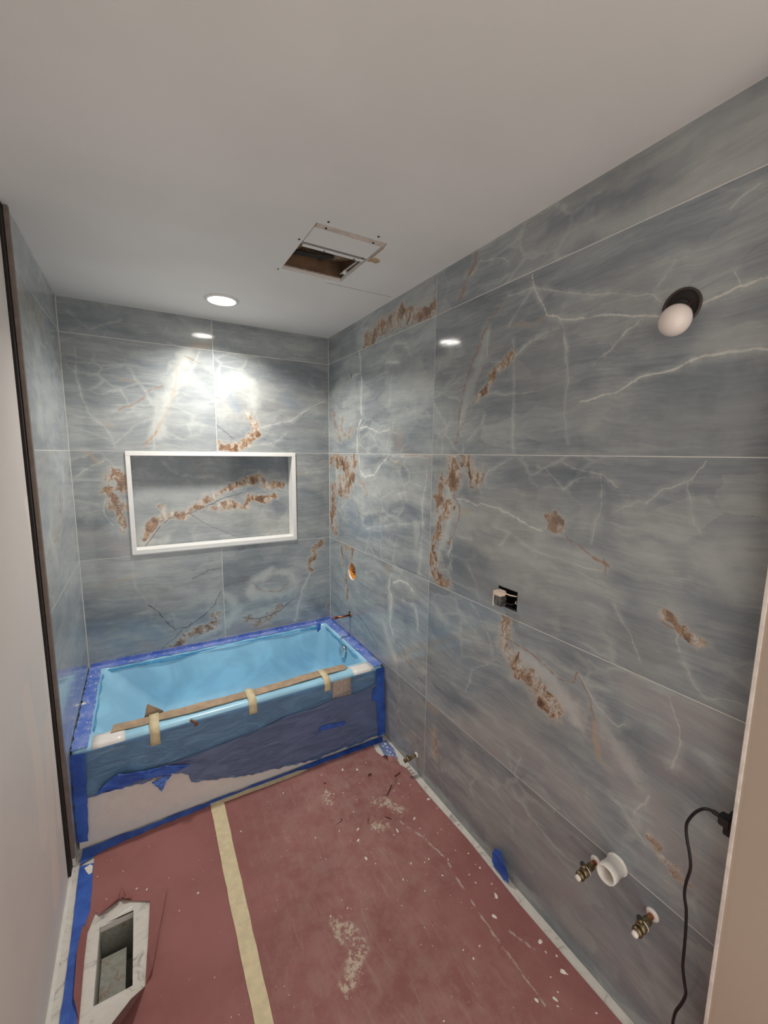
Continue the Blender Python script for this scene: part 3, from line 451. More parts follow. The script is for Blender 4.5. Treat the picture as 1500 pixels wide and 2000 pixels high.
def tile(key, wall, axis, a0, b0, a1, b1, d0, d1, holes, seed, bright=1.0, stretch=8.0):
    # a print with many figures is shaded region by region, each region's material holding only the figures that reach it
    st = STROKES.get(key, []); nseg = sum(len(x[3])-1 for x in st)
    na, nb = (1, 1) if nseg <= 12 else (2, 1) if nseg <= 22 else (2, 2) if nseg <= 40 else (4, 2) if nseg < 70 else (7, 3)
    bm = bmesh.new(); bm_plate(bm, rect(a0+J, b0+J, a1-J, b1-J), holes, axis, d0, d1)
    ia = 1 if axis == 'x' else 0
    for i in range(1, na):
        co = Vector((0, 0, 0)); co[ia] = a0+(a1-a0)*i/na; no = Vector((0, 0, 0)); no[ia] = 1
        bmesh.ops.bisect_plane(bm, geom=bm.verts[:]+bm.edges[:]+bm.faces[:], plane_co=co, plane_no=no)
    for i in range(1, nb):
        bmesh.ops.bisect_plane(bm, geom=bm.verts[:]+bm.edges[:]+bm.faces[:], plane_co=(0, 0, b0+(b1-b0)*i/nb), plane_no=(0, 0, 1))
    bmesh.ops.recalc_face_normals(bm, faces=bm.faces)
    for f in bm.faces:
        c = f.calc_center_median()
        u = min(na-1, max(0, int((c[ia]-a0)/(a1-a0)*na))); v = min(nb-1, max(0, int((c.z-b0)/(b1-b0)*nb))); f.material_index = v*na+u
    me = bpy.data.meshes.new('tile'); bm.to_mesh(me); bm.free()
    for v in range(nb):
        for u in range(na):
            ca, cb, cc, cd = a0+(a1-a0)*u/na, b0+(b1-b0)*v/nb, a0+(a1-a0)*(u+1)/na, b0+(b1-b0)*(v+1)/nb
            sub = []
            for kind, wd, sg, P in st:
                m = wd*2.0+.028; segs = [(p, q) for p, q in zip(P[:-1], P[1:]) if max(p[0], q[0]) > ca-m and min(p[0], q[0]) < cc+m and max(p[1], q[1]) > cb-m and min(p[1], q[1]) < cd+m]
                sub += [(kind, wd, sg, [p, q]) for p, q in segs]
            me.materials.append(onyx(f'onyx_{key}_{u}{v}', axis, seed, sub, bright, stretch))
    return link('tile', me, None, wall)
for r in range(5):
    z0, z1 = ROW[r], ROW[r+1]
    for c_, (y0, y1) in {'A': (-1.228, -.001), 'B': (-2.474, -1.228)}.items():
        tile(f'R{r}{c_}', wall_right, 'x', y0, z0, y1, z1, 0, .006, hr.get(('R', r, c_), []), r*2+(c_ == 'B')+1, (1.22 if c_ == 'A' else 1.08) if r else 1.0)  # column A painted paler: nearby lamp light put into the tile colour
    if r == 2:
        nh = [(-1.247, 1.079), (-1.247, 1.6798)]
        tile('B2L', wall_back, 'y', -W+.001, z0, -1.235, z1, 0, .006, [], 21)
        tile('B2R', wall_back, 'y', -.264, z0, -.001, z1, 0, .006, [], 22)
    else:
        tile(f'B{r}L', wall_back, 'y', -W+.001, z0, -.7536, z1, 0, .006, [], 31+r, 1.06)
        tile(f'B{r}R', wall_back, 'y', -.7536, z0, -.001, z1, 0, .006, [], 41+r, 1.06)
    tile(f'L{r}', wall_left, 'x', -.893, z0, -.001, z1, -W-.006, -W, [], 51+r, 1.35, 2.2)  # left tiles painted paler to imitate the stronger light on them
# niche: tiled back, white quartz liner pieces
tile('N', wall_back, 'y', -1.24, 1.088, -.26, 1.672, .088, .094, [], 77, 1.0)
niche = thing('niche_frame', (-.75, -.002, 1.08), 'white mitred stone frame lining the shower niche in the back wall', 'niche frame')
def nbox(n, lo, hi): return box(n, lo, hi, M_white, niche, .0012)
nbox('head', (-1.248, -.008, 1.656), (-.252, .087, 1.6795))
nbox('sill', (-1.248, -.010, 1.078), (-.252, .087, 1.104))
nbox('jamb', (-1.248, -.0085, 1.1045), (-1.224, .087, 1.6555))
nbox('jamb', (-.276, -.0085, 1.1045), (-.252, .087, 1.6555))
box('niche_back_board', (-1.26, .095, 1.06), (-.24, .11, 1.70), M_grout, wall_back)
# left: bronze trim, painted drywall
trim1 = tag(plate('trim_1', [(-.918, .055), (-.894, .055), (-.894, ZC), (-.912, ZC)], [], 'x', -W-.009, -W+.003, M_trim), 'brown metal edge profile where left tiles meet the painted wall', kind='structure')
paint = tag(plate('wall_left_painted', [(YF, 0), (-.965, 0), (-.958, .35), (-.950, .7), (-.950, 1.0), (-.956, 1.3), (-.955, 1.65), (-.950, 2.0), (-.945, ZC), (YF, ZC)], [], 'x', -1.56, -1.519, M_wallpaint), 'grey primed drywall with paler patched filler streaks at left', kind='structure')
box('gap_backing', (-1.60, -.938, 0), (-1.5130, .05, ZC), M_dark, paint)  # near-black box added as painted shade in the gap, stops light leaking
box('gap_back_strip', (-1.60, -1.0, 0), (-1.5605, -.93, ZC), M_dark, paint)  # near-black strip, painted shade at the back of the gap
entry = tag(box('wall_entry', (-.062, YF, 0), (.06, -2.484, ZC), M_entry), 'beige unpainted drywall edge of the doorway at right', kind='structure')
box('corner_bead', (-.0655, -2.489, 0), (-.040, -2.4815, ZC), M_bead, entry, .001)
tag(box('wall_right_end', (.0, -2.60, 0), (.06, -2.4755, ZC), M_entry), kind='structure')
# floor: slab, white marble tiles, duct hole
fl = rect(-1.7, YF-.1, .2, .2)
DH = rect(*DUCT[:2], *DUCT[2:])
floor = tag(plate('floor', fl, [DH], 'z', -.03, -.0012, M_grout), kind='structure')
for x0, x1, ys in ((-1.508, -.75, (.0, -1.10, -2.32, -3.54, YF)), (-.75, -.002, (.0, -1.21, -2.43, -3.65, YF))):
    for y1, y0 in zip(ys[:-1], ys[1:]):
        plate('tile', rect(x0+J, y0+J, x1-J, y1-J), [DH] if (x0 < -1 and y1 == -1.10) else [], 'z', -.006, 0, M_marble, floor)

# ---------------------------------------------------------------- ceiling lamp and opening
L1 = thing('recessed_light', (*LAMPC, ZC), 'lit round recessed ceiling light above the blue bathtub', 'ceiling light')
lathe('trim_ring', [(.066, .008), (.066, -.004), (.070, -.009), (.080, -.008), (.0855, -.003), (.0855, -.0002), (.071, .0)], (*LAMPC, ZC), (0, 0, 1), M_white, L1, 40, cap=False)
lathe('lens', [(.0655, .004), (.0655, -.003), (.001, -.004)], (*LAMPC, ZC), (0, 0, 1), M_lens, L1, 40)
lathe('housing', [(.068, .004), (.068, .05), (.001, .05)], (*LAMPC, ZC), (0, 0, 1), M_galv, L1, 24)
hx0, hy0, hx1, hy1 = HATCH
patch = thing('ceiling_patch_board', (-.46, -1.26, ZC), 'loose white drywall patch part-covering the square ceiling opening', 'patch board')
box('board', (hx0+.004, -1.306, ZC+.0015), (hx1-.004, -1.184, ZC+.014), M_ceil, patch, .0008)
plate('torn_lip', jag(rect(hx0+.003, -1.335, hx1+.004, -1.308), .0012, .012), [], 'z', ZC-.001, ZC+.012, simple('raw_drywall_edge', (.66, .57, .50), .8), patch)
for p in ((-.56, -1.322), (-.368, -1.318)):
    lathe('screw', [(.0045, 0), (.0045, -.002), (.001, -.0025)], (*p, ZC-.001), (0, 0, 1), M_blackp, patch, 10)
for p in ((-.567, -1.362), (-.372, -1.366), (-.615, -1.196), (-.610, -.903)):
    s_ = lathe('drywall_screw', [(.0045, .001), (.0045, -.0015), (.001, -.002)], (*p, ZC), (0, 0, 1), M_blackp, None, 10)
    tag(s_, {-.567: 'black screw head in the ceiling nearest the patch left corner', -.372: 'black screw head in the ceiling above the right end of the patch', -.615: 'black screw head left of the ceiling opening, halfway along', -.610: 'black screw head at the lower left corner of the ceiling opening'}[p[0]], 'screw', 'screws around the ceiling opening')
bar = thing('metal_bar', (-.46, -1.165, ZC+.02), 'slim white metal bar crossing the ceiling opening beside the patch', 'metal bar')
box('rail', (hx0+.012, -1.166, ZC+.001), (hx1-.008, -1.148, ZC+.0035), M_white, bar, .0008)
box('flange', (hx0+.012, -1.1495, ZC+.001), (hx1-.008, -1.148, ZC+.018), M_white, bar)
for xx in (-.50, -.37): lathe('rivet', [(.0035, 0), (.0035, -.0015), (.0005, -.002)], (xx, -1.157, ZC+.001), (0, 0, 1), M_blackp, bar, 8)
# cut gypsum edge and cavity
cav = tag(plate('trim_2', rect(-.70, -1.44, -.22, -.80), [rect(hx0-.001, hy0-.001, hx1+.0012, hy1+.001)], 'z', ZC+.0155, ZC+.022, M_gyp), 'cut drywall edge around the ceiling opening', kind='structure')
far = box('ceiling_joist', (-.70, -.905, ZC+.022), (-.22, -.865, ZC+.17), M_wood); tag(far, 'wooden joist along the lamp side of the ceiling opening', 'joist')
rj = box('ceiling_joist', (-.312, -1.36, ZC+.022), (-.272, -.907, ZC+.18), M_wood); tag(rj, 'wooden joist along the right side of the ceiling opening', 'joist')
lj = box('ceiling_joist', (-.665, -1.40, ZC+.022), (-.625, -.907, ZC+.20), M_wood); tag(lj, 'wooden joist hidden along the left side of the ceiling opening', 'joist')
grid = []
for i in range(16):
    t = i/15; row = []
    for j in range(20):
        s_ = j/19; row.append((-.615+.295*s_, -1.33+.40*t, ZC+.115-.06*math.sin(t*2.6)+.012*math.sin(s_*9+t*5)+.006*math.sin(s_*31+t*17)))
    grid.append(row)
ins = thing('insulation_batt', (-.47, -1.1, ZC+.1), 'brown kraft paper insulation with dark rip seen through the ceiling opening', 'insulation')
sheet('kraft_facing', grid, M_kraft, ins, .002)
rip = [(-.61, -.985), (-.57, -1.005), (-.52, -1.012), (-.47, -1.02), (-.42, -1.038), (-.375, -1.036), (-.40, -1.015), (-.44, -.990), (-.477, -.982), (-.52, -.975), (-.56, -.965), (-.61, -.955)]
plate('rip', jag(rip, .004, .008), [], 'z', ZC+.046, ZC+.050, M_dark, ins)
con = thing('cable_clamp', (-.335, -1.0, ZC+.04), 'small silver cable clamp at the right side of the ceiling opening', 'clamp')
tube('cable', [(-.318, -1.10, ZC+.03), (-.326, -1.05, ZC+.026), (-.332, -.99, ZC+.024), (-.332, -.94, ZC+.026)], .0045, M_galv, con)
lathe('clamp_body', [(.010, 0), (.012, .008), (.008, .02)], (-.332, -.99, ZC+.016), (0, .7, .4), M_chrome, con, 12)
# hairline crack and torn paper in ceiling
crk = plate('crack', jag([(-.374, -.878), (-.2, -.8815), (-.027, -.8845), (-.027, -.8825), (-.2, -.8795), (-.374, -.8765)], .0008, .02), [], 'z', ZC-.0007, ZC, simple('crack_shadow', (.30, .25, .21), .9), ceiling)
plate('torn_paper', [(-.318, -1.205), (-.300, -1.215), (-.275, -1.204), (-.270, -1.190), (-.280, -1.174), (-.300, -1.180), (-.3165, -1.172)], [], 'z', ZC-.003, ZC-.0005, simple('torn_paper_tan', (.50, .37, .23), .9), ceiling)
plate('torn_edge', jag([(-.321, -1.34), (-.311, -1.30), (-.313, -1.2), (-.320, -1.2)], .0015, .015), [], 'z', ZC-.0012, ZC-.0002, simple('torn_edge_tan', (.45, .34, .26), .9), ceiling)

# ---------------------------------------------------------------- bathtub
tub = thing('bathtub', (-.75, -.40, 0), 'alcove bathtub wrapped in blue protective film and blue tape', 'bathtub')
RZ = .440
def rr(x0, y0, x1, y1, r, n=10):
    out = []
    for cx, cy, a in ((x1-r, y1-r, 0), (x0+r, y1-r, 90), (x0+r, y0+r, 180), (x1-r, y0+r, 270)):
        for i in range(n): t = math.radians(a+90*i/(n-1)); out.append((cx+r*math.cos(t), cy+r*math.sin(t)))
    return out
loops = [([*rr(-1.498, -.797, -.004, -.004, .012)], .405), ([*rr(-1.498, -.797, -.004, -.004, .012)], .424), ([*rr(-1.496, -.793, -.006, -.006, .012)], .433), ([*rr(-1.488, -.784, -.012, -.012, .012)], RZ)]
loops += [(rr(-1.446, -.708, -.062, -.044, .05), RZ), (rr(-1.440, -.702, -.068, -.050, .05), RZ-.004), (rr(-1.434, -.697, -.073, -.055, .05), RZ-.014)]
for t in [.08, .2, .35, .5, .65, .8, .9, .97, 1.0]:
    e = t**1.0; cv = max(0, (t-.8)/.2)**2
    loops.append((rr(-1.434+.27*e+.07*cv, -.697+.05*e+.05*cv, -.073-.045*e-.05*cv, -.055-.055*e-.05*cv, .05+.05*e), RZ-.014-(RZ-.014-.085)*min(1, t*1.02)))
bm = bmesh.new(); R = []
for L, z in loops: R.append([bm.verts.new((a, b, z)) for a, b in L])
for A, B in zip(R[:-1], R[1:]):
    for i in range(len(A)): bm.faces.new((A[i], A[(i+1) % len(A)], B[(i+1) % len(A)], B[i]))
bm.faces.new(R[-1])
shell = from_bm('basin', bm, M_film, tub, True)
def prof(s):
    # front rim and apron profile, s in 0..1 over the rim, 1..2 down the apron; returns (y, z)
    P = [(-.712, .4405), (-.76, .4405), (-.782, .4395), (-.792, .434), (-.7975, .424), (-.7985, .405)]
    if s <= 1:
        f = s*(len(P)-1); i = min(int(f), len(P)-2); t = f-i
        return P[i][0]+(P[i+1][0]-P[i][0])*t, P[i][1]+(P[i+1][1]-P[i][1])*t
    t = s-1; return -.7985-.026*t, .405*(1-t)
def onapron(z, off=0.):
    return -.7985-.026*(1-z/.405)-off if z < .405 else -.7985-off
# apron panel
gr = [[(x, onapron(z)+.0035, z) for x in [-1.496, -1.43, -1.41, -1.2, -.75, -.3, -.11, -.09, -.006]] for z in [.002, .025, .04, .2, .35, .37, .404]]
sheet('apron', gr, M_apron, tub, .006, False)
def strip(name, x0, x1, s0, s1, mat, parent, off=.0012, n=14, m=2, th=.0006, jx=0):
    g = []
    for i in range(n+1):
        s = s0+(s1-s0)*i/n; y, z = prof(s); y2, z2 = prof(min(2, s+.01)); ny, nz = -(z-z2), -(y2-y)
        L = math.hypot(ny, nz) or 1; ny, nz = -abs(ny)/L, abs(nz)/L
        a, b = x0+random.uniform(-jx, jx), x1+random.uniform(-jx, jx)
        g.append([(a+(b-a)*j/m, y+ny*off, z+nz*off) for j in range(m+1)])
    return sheet(name, g, mat, parent, th)
# blue film sheets hanging over the apron, ragged at the bottom (x, z of the torn edge)
rag = [(-1.455, .225), (-1.415, .22), (-1.38, .225), (-1.33, .215), (-1.22, .205), (-1.195, .232), (-1.06, .180), (-1.075, .140), (-.935, .102), (-.75, .056), (-.572, .036), (-.42, .012), (-.372, .02), (-.276, .018), (-.03, .016)]
def ragz(x):
    for a, b in zip(rag[:-1], rag[1:]):
        if a[0] <= x <= b[0] or a[0] >= x >= b[0]:
            t = (x-a[0])/(b[0]-a[0]); return a[1]+(b[1]-a[1])*t
    return rag[0][1] if x < rag[0][0] else rag[-1][1]
g = []
for i in range(27):
    t = i/26; row = []
    for j in range(141):
        x = -1.468+1.438*j/140; zb = ragz(x)+.006*wav((x, 61), (x, 143), (x, 29)); z = .425+(zb-.425)*t
        w = t*t
        y = onapron(z, .002)-w*(.004+.0035*math.sin(x*23+z*40)+.002*math.sin(x*71-z*55))
        row.append((x, y, z))
    g.append(row)
sheet('film_apron', g, M_film2, tub, .0005)
g = []
for i in range(17):
    t = i/16; row = []
    for j in range(121):
        x = -1.462+1.430*j/120; zt = .235+.115*max(0, (x+1.46)/1.43)**1.0+.012*wav((x, 9), (x, 21)); zb = ragz(x)+.010+.008*wav((x, 41), (x, 93))
        z = zt+(zb-zt)*t
        y = onapron(z, .0075)-.002-.0045*abs(math.sin(x*13+z*34))-.003*abs(math.sin(x*37-z*60))
        row.append((x, y, z))
    g.append(row)
sheet('film_fold', g, M_film3, tub, .0005)
# long diagonal crease ridge lines in the film
for P in ([(-1.40, .245), (-1.1, .262), (-.8, .285), (-.5, .318), (-.2, .352), (-.07, .37)], [(-.62, .17), (-.42, .215), (-.22, .262), (-.10, .262)], [(-.9, .12), (-.6, .15), (-.4, .165)]):
    tube('film_crease', [(x, onapron(z, .014), z) for x, z in P], .0022, M_film3, tub, 6, 4)
# film torn edges inside the basin below the rim tape
def hang(name, P0, depth, outv, mat=M_filmedge, seed=0, n=90):
    a, b = Vector(P0[0]), Vector(P0[1]); g = []
    for i in range(5):
        row = []
        for j in range(n):
            t = j/(n-1); x = t*7+seed; d = depth*(.5+.25*math.sin(x*.9)+.2*math.sin(x*2.3+1)+.05*math.sin(x*13))
            p = a.lerp(b, t)+Vector((0, 0, -max(.004, d)*i/4))+Vector(outv)*(.002+.003*(i/4)*(1+math.sin(x*3)))
            row.append(p)
        g.append(row)
    return sheet(name, g, mat, tub, .0005)
hang('film_edge', [(-1.41, -.058, .432), (-.12, -.058, .432)], .030, (0, -1, 0), seed=1)
hang('film_edge', [(-.078, -.10, .432), (-.078, -.62, .432)], .020, (-1, 0, 0), seed=5, n=50)
hang('film_edge', [(-1.432, -.11, .436), (-1.432, -.66, .436)], .022, (1, 0, 0), seed=9, n=50)
# blue tape on three rims
def flat(name, poly, z0, z1, mat, parent): return plate(name, poly, [], 'z', z0, z1, mat, parent)
flat('rim_tape', jag(rect(-1.498, -.052, -.004, -.004), .0025, .02), RZ+.0002, RZ+.0012, M_rimtape, tub)
flat('rim_tape', jag(rect(-1.498, -.792, -1.440, -.05), .003, .02), RZ+.0014, RZ+.0024, M_rimtape, tub)
flat('rim_tape', jag(rect(-.060, -.792, -.004, -.03), .003, .02), RZ+.0014, RZ+.0024, M_rimtape, tub)
plate('wall_tape', jag([(-1.49, RZ+.001), (-.006, RZ+.001), (-.006, RZ+.020), (-.75, RZ+.017), (-1.49, RZ+.022)], .0025, .02), [], 'y', -.0024, -.0012, M_rimtape, tub)
plate('wall_tape', jag([(-.66, RZ+.002), (-.008, RZ+.002), (-.008, RZ+.016), (-.66, RZ+.010)], .002, .02), [], 'x', -.0026, -.0012, M_rimtape, tub)
# tape down both apron ends
def apron_tape(name, poly, off=.012, mat=M_bluetape):
    bm = bmesh.new(); bm_plate(bm, poly, [], 'y', 0, -.0012)
    bmesh.ops.subdivide_edges(bm, edges=[e for e in bm.edges if e.calc_length() > .05], cuts=4)
    for v in bm.verts: v.co.y += onapron(v.co.z, off)
    return from_bm(name, bm, mat, tub)
apron_tape('apron_tape', jag([(-1.499, .052), (-1.462, .044), (-1.455, .2), (-1.448, .43), (-1.499, .438)], .003, .02), .018)
apron_tape('apron_tape', jag([(-.055, .02), (-.004, .03), (-.004, .438), (-.058, .436), (-.058, .33), (-.082, .315), (-.088, .25), (-.060, .24)], .003, .02), .018)
apron_tape('tape_scrap', jag([(-.425, .180), (-.27, .166), (-.262, .184), (-.40, .205), (-.418, .20), (-.435, .150)], .002, .015), .020)
tt = [(-.135, -.053), (-.100, -.053), (-.097, -.0565), (-.137, -.0565)]
sheet('tape_tab', [[(-.138, -.045, RZ+.004), (-.102, -.045, RZ+.004)], [(-.136, -.054, RZ+.002), (-.100, -.054, RZ+.002)], [(-.132, -.064, RZ-.03), (-.098, -.064, RZ-.032)], [(-.128, -.062, RZ-.058), (-.103, -.062, RZ-.052)]], M_bluetape, tub, .001)
# crumpled tape bundle on the apron film
def crumple(name, pts, thick, mat, parent, seed, cuts=3, axis='y', off=None):
    rnd = random.Random(seed); bm = bmesh.new(); bm_plate(bm, pts, [], axis, 0, -thick)
    bmesh.ops.subdivide_edges(bm, edges=bm.edges[:], cuts=cuts)
    for v in bm.verts:
        if off: v.co.y += off(v.co.z)
        v.co += Vector((rnd.uniform(-1, 1)*.002, -abs(rnd.uniform(0, 1))*.010, rnd.uniform(-1, 1)*.002))
    return from_bm(name, bm, mat, parent)
crumple('tape_bundle', [(-1.42, .245), (-1.39, .272), (-1.34, .297), (-1.23, .275), (-1.16, .268), (-1.06, .236), (-1.12, .225), (-1.2, .232), (-1.26, .245), (-1.33, .232)], .004, M_bluetape, tub, 3, 3, off=lambda z: onapron(z, .020))
crumple('tape_bundle', [(-1.215, .215), (-1.17, .225), (-1.135, .220), (-1.165, .19), (-1.180, .158), (-1.195, .185)], .006, simple('shiny_tape', (.10, .22, .62), .2, vary=.5, scale=60), tub, 8, 3, off=lambda z: onapron(z, .022))
# bare enamel patches at both ends of the front rim, printed label
strip('bare_patch', -1.428, -1.306, .05, 1.03, M_rimwhite, tub, .0016, 16, 4, jx=.0015)
strip('bare_patch', -.192, -.064, .05, 1.05, M_rimwhite, tub, .0016, 16, 4, jx=.0015)
tag(strip('warning_label', -.328, -.214, .80, 1.22, M_label, tub, .0040, 14, 4), 'small white printed warning label')
OF = thing('overflow_cover', (-.0885, -.418, .385), 'round chrome overflow cover on the inner right end of the bathtub', 'overflow cover')
OF.parent = None
bm = bmesh.new(); bm_lathe(bm, [(.043, 0), (.043, .005), (.039, .009), (.012, .011), (.001, .0112)], (-.0885, -.418, .383), (-1, 0, .12), 28)
oc = from_bm('overflow_cover', bm, M_chrome, None, True); bpy.data.objects.remove(OF)
oc.parent = tub; oc.matrix_parent_inverse = Matrix.Translation(tub.location).inverted(); oc.name = 'overflow_cover'
lathe('overflow_screw', [(.005, 0), (.004, .003), (.001, .0035)], (-.0955, -.418, .3865), (-1, 0, .12), M_brass, oc, 8).parent = oc

# cardboard strip with masking tape straps
card = thing('cardboard_strip', (-.78, -.73, RZ), 'long brown cardboard strip taped along the front rim of the bathtub', 'cardboard')
up = [(-1.352, -.684), (-1.30, -.690), (-1.0, -.698), (-.7, -.700), (-.45, -.694), (-.215, -.684)]
dn = [(-.200, -.728), (-.226, -.745), (-.45, -.752), (-.68, -.757), (-.9, -.757), (-1.02, -.762), (-1.2, -.748), (-1.362, -.742)]
bm = bmesh.new(); bm_plate(bm, jag(up[::-1]+dn[::-1], .0016, .03), [], 'z', RZ+.005, RZ+.0085)
bmesh.ops.subdivide_edges(bm, edges=[e for e in bm.edges if e.calc_length() > .06], cuts=3)
for v in bm.verts: v.co.z += .0018*math.sin(v.co.x*11)+.0012*math.sin(v.co.x*37)
from_bm('card', bm, M_card, card)
for x0, x1, s1 in ((-1.212, -1.172, 1.10), (-.778, -.738, 1.07), (-.374, -.336, 1.06)):
    g = []
    for y, z in [(-.690, RZ+.0125), (-.72, RZ+.0125), (-.75, RZ+.0125), (-.768, RZ+.0095), (-.786, RZ+.0045)]+[(prof(s)[0]-.004, prof(s)[1]) for s in (.80, .9, 1.0, 1.03, s1)]:
        w_ = random.uniform(-.001, .001); g.append([(x0+w_, y, z), ((x0+x1)/2, y, z+.0003), (x1+w_, y, z)])
    sheet('masking_tape_strap', g, M_mask, card, .0006)
bm = bmesh.new(); bm_plate(bm, jag([(-1.235, .0), (-1.215, .075), (-1.150, .020), (-1.155, -.01)], .002, .02), [], 'y', -.004, 0)
bmesh.ops.transform(bm, matrix=Matrix.Translation((0, -.672, .425)), verts=bm.verts)
sc = from_bm('cardboard_scrap', bm, M_card); tag(sc, 'small triangular cardboard scrap poking up inside the tub behind the strip', 'cardboard')
sc.parent = card; sc.matrix_parent_inverse = Matrix.Translation(card.location).inverted()
for k_ in ('label', 'category'): del sc[k_]
bb = tube('paper_curl', [(-1.045, -.803, .438), (-1.030, -.812, .428), (-1.018, -.806, .412), (-1.028, -.806, .402)], .006, simple('brown_scrap', (.22, .10, .05), .8), None, 6)
tag(bb, 'curled brown paper scrap stuck on the front rim of the bathtub', 'paper scrap')

# ---------------------------------------------------------------- crumbs
crumb_src = []
for v_ in range(5):
    rnd = random.Random(v_+1); bm = bmesh.new(); n = 6
    A = []; B = []
    for i in range(n):
        a = i*2*math.pi/n; r = rnd.uniform(.65, 1.25)
        A.append(bm.verts.new((r*math.cos(a), r*.7*math.sin(a), 0))); B.append(bm.verts.new((r*.7*math.cos(a), r*.5*math.sin(a), rnd.uniform(.25, .6))))
    for i in range(n): bm.faces.new((A[i], A[(i+1) % n], B[(i+1) % n], B[i]))
    bm.faces.new(A); bm.faces.new(B); bmesh.ops.recalc_face_normals(bm, faces=bm.faces)
    me = bpy.data.meshes.new('plaster_crumb'); bm.to_mesh(me); bm.free(); me.materials.append(M_plaster); crumb_src.append(me)
def crumb(x, y, z, s, label, group, rz=None):
    o = bpy.data.objects.new('plaster_crumb', random.choice(crumb_src)); COL.objects.link(o)
    o.location = (x, y, z); o.scale = (s, s*random.uniform(.6, 1), s*.55); o.rotation_euler.z = random.uniform(0, 6.28) if rz is None else rz
    return tag(o, label, 'plaster crumb', group)
PZ = .0062    # top of the red paper
FLOORC = [(-0.339, -0.958), (-0.271, -0.996), (-0.207, -0.976), (-0.451, -0.939), (-0.3, -1.085), (-0.412, -1.034), (-0.402, -1.1), (-0.443, -1.084), (-0.405, -1.118), (-0.47, -1.061), (-0.493, -1.124), (-0.478, -1.136), (-0.36, -1.171), (-0.405, -1.227), (-0.428, -1.32), (-0.277, -1.413), (-0.301, -1.423), (-0.174, -1.398), (-0.052, -1.342), (-0.048, -1.404), (-0.064, -1.279), (-0.073, -1.147), (-0.08, -1.222), (-0.128, -1.187), (-0.173, -1.214), (-0.134, -1.285), (-0.158, -1.266), (-0.182, -1.453), (-0.184, -1.49), (-0.101, -1.504), (-0.056, -1.5), (-0.127, -1.512), (-0.436, -1.498), (-0.308, -1.567), (-0.256, -1.594), (-0.233, -1.59), (-0.46, -1.458), (-0.078, -1.705), (-0.073, -1.724), (-0.13, -1.724), (-0.13, -1.76), (-0.077, -1.796), (-0.096, -1.837), (-0.155, -1.886), (-0.373, -1.611), (-0.45, -1.369), (-0.653, -1.317), (-0.607, -1.378), (-0.609, -1.595), (-0.674, -1.59), (-0.429, -1.687), (-0.072, -1.653), (-0.164, -1.632), (-0.111, -1.615), (-0.226, -1.673), (-0.504, -1.286), (-0.609, -1.265), (-0.072, -2.025), (-0.079, -2.119), (-0.072, -2.131), (-0.126, -2.109), (-0.138, -2.146), (-0.161, -2.152), (-0.168, -2.168), (-0.213, -2.125), (-0.079, -2.237), (-0.082, -2.055), (-0.059, -2.08), (-0.323, -1.911), (-0.265, -1.929), (-0.309, -1.947), (-0.493, -2.021), (-0.323, -1.687), (-0.164, -1.633), (-0.308, -1.569), (-0.256, -1.59), (-0.372, -1.608), (-1.422, -0.998), (-1.287, -1.129), (-1.253, -1.151), (-1.385, -1.117), (-0.66, -0.956), (-0.676, -0.965), (-0.887, -1.072), (-1.335, -1.022), (-1.083, -1.263), (-1.151, -1.297)]
CHIPL = {14: 'round white plaster chip left of the crescent tear in the red paper', 15: 'round white plaster chip just below and right of the crescent tear', 42: 'long white plaster chip by the right edge of the red paper below the blue scrap', 57: 'white plaster chip at the end of the white streak near the right paper edge', 64: 'white plaster chip lowest along the right side of the floor paper', 62: 'square white plaster chip near the lower right of the red paper'}
for i, (x, y) in enumerate(FLOORC):
    big = i in (0, 1, 14, 15, 17, 18, 36, 42, 43, 45, 57, 58, 62, 64)
    c_ = crumb(x, y, PZ, random.uniform(.0085, .012) if big else random.uniform(.0025, .0055), 'white plaster crumb lying on the red floor paper', 'plaster crumbs on the red floor paper')
    if i in CHIPL:
        c_['label'] = CHIPL[i]
        if 'group' in c_: del c_['group']
for i in range(60):
    crumb(random.triangular(-.75, -.05, -.25), random.uniform(-2.25, -.92), PZ, random.uniform(.0010, .0022), 'white plaster crumb lying on the red floor paper', 'plaster crumbs on the red floor paper')
for x, y in [(-1.326, -.02), (-1.291, -.035), (-1.243, -.02), (-1.201, -.015), (-1.166, -.02), (-.955, -.018), (-.887, -.022), (-.393, -.012), (-.285, -.02), (-.129, -.02), (-.02, -.12), (-.03, -.2), (-.035, -.3), (-.03, -.38), (-.038, -.49), (-.028, -.57), (-1.446, -.12), (-1.452, -.22), (-1.45, -.29), (-1.484, -.128), (-1.47, -.42), (-1.46, -.6), (-.60, -.02), (-.70, -.03), (-.50, -.02)]:
    crumb(x, y, RZ+.0024, random.uniform(.004, .0085), 'white plaster crumb lying on the blue rim tape of the bathtub', 'plaster crumbs on the bathtub rim')
crumb(-1.49, -.415, RZ+.0024, .012, 'largest grey plaster crumb on the left rim of the bathtub', None)

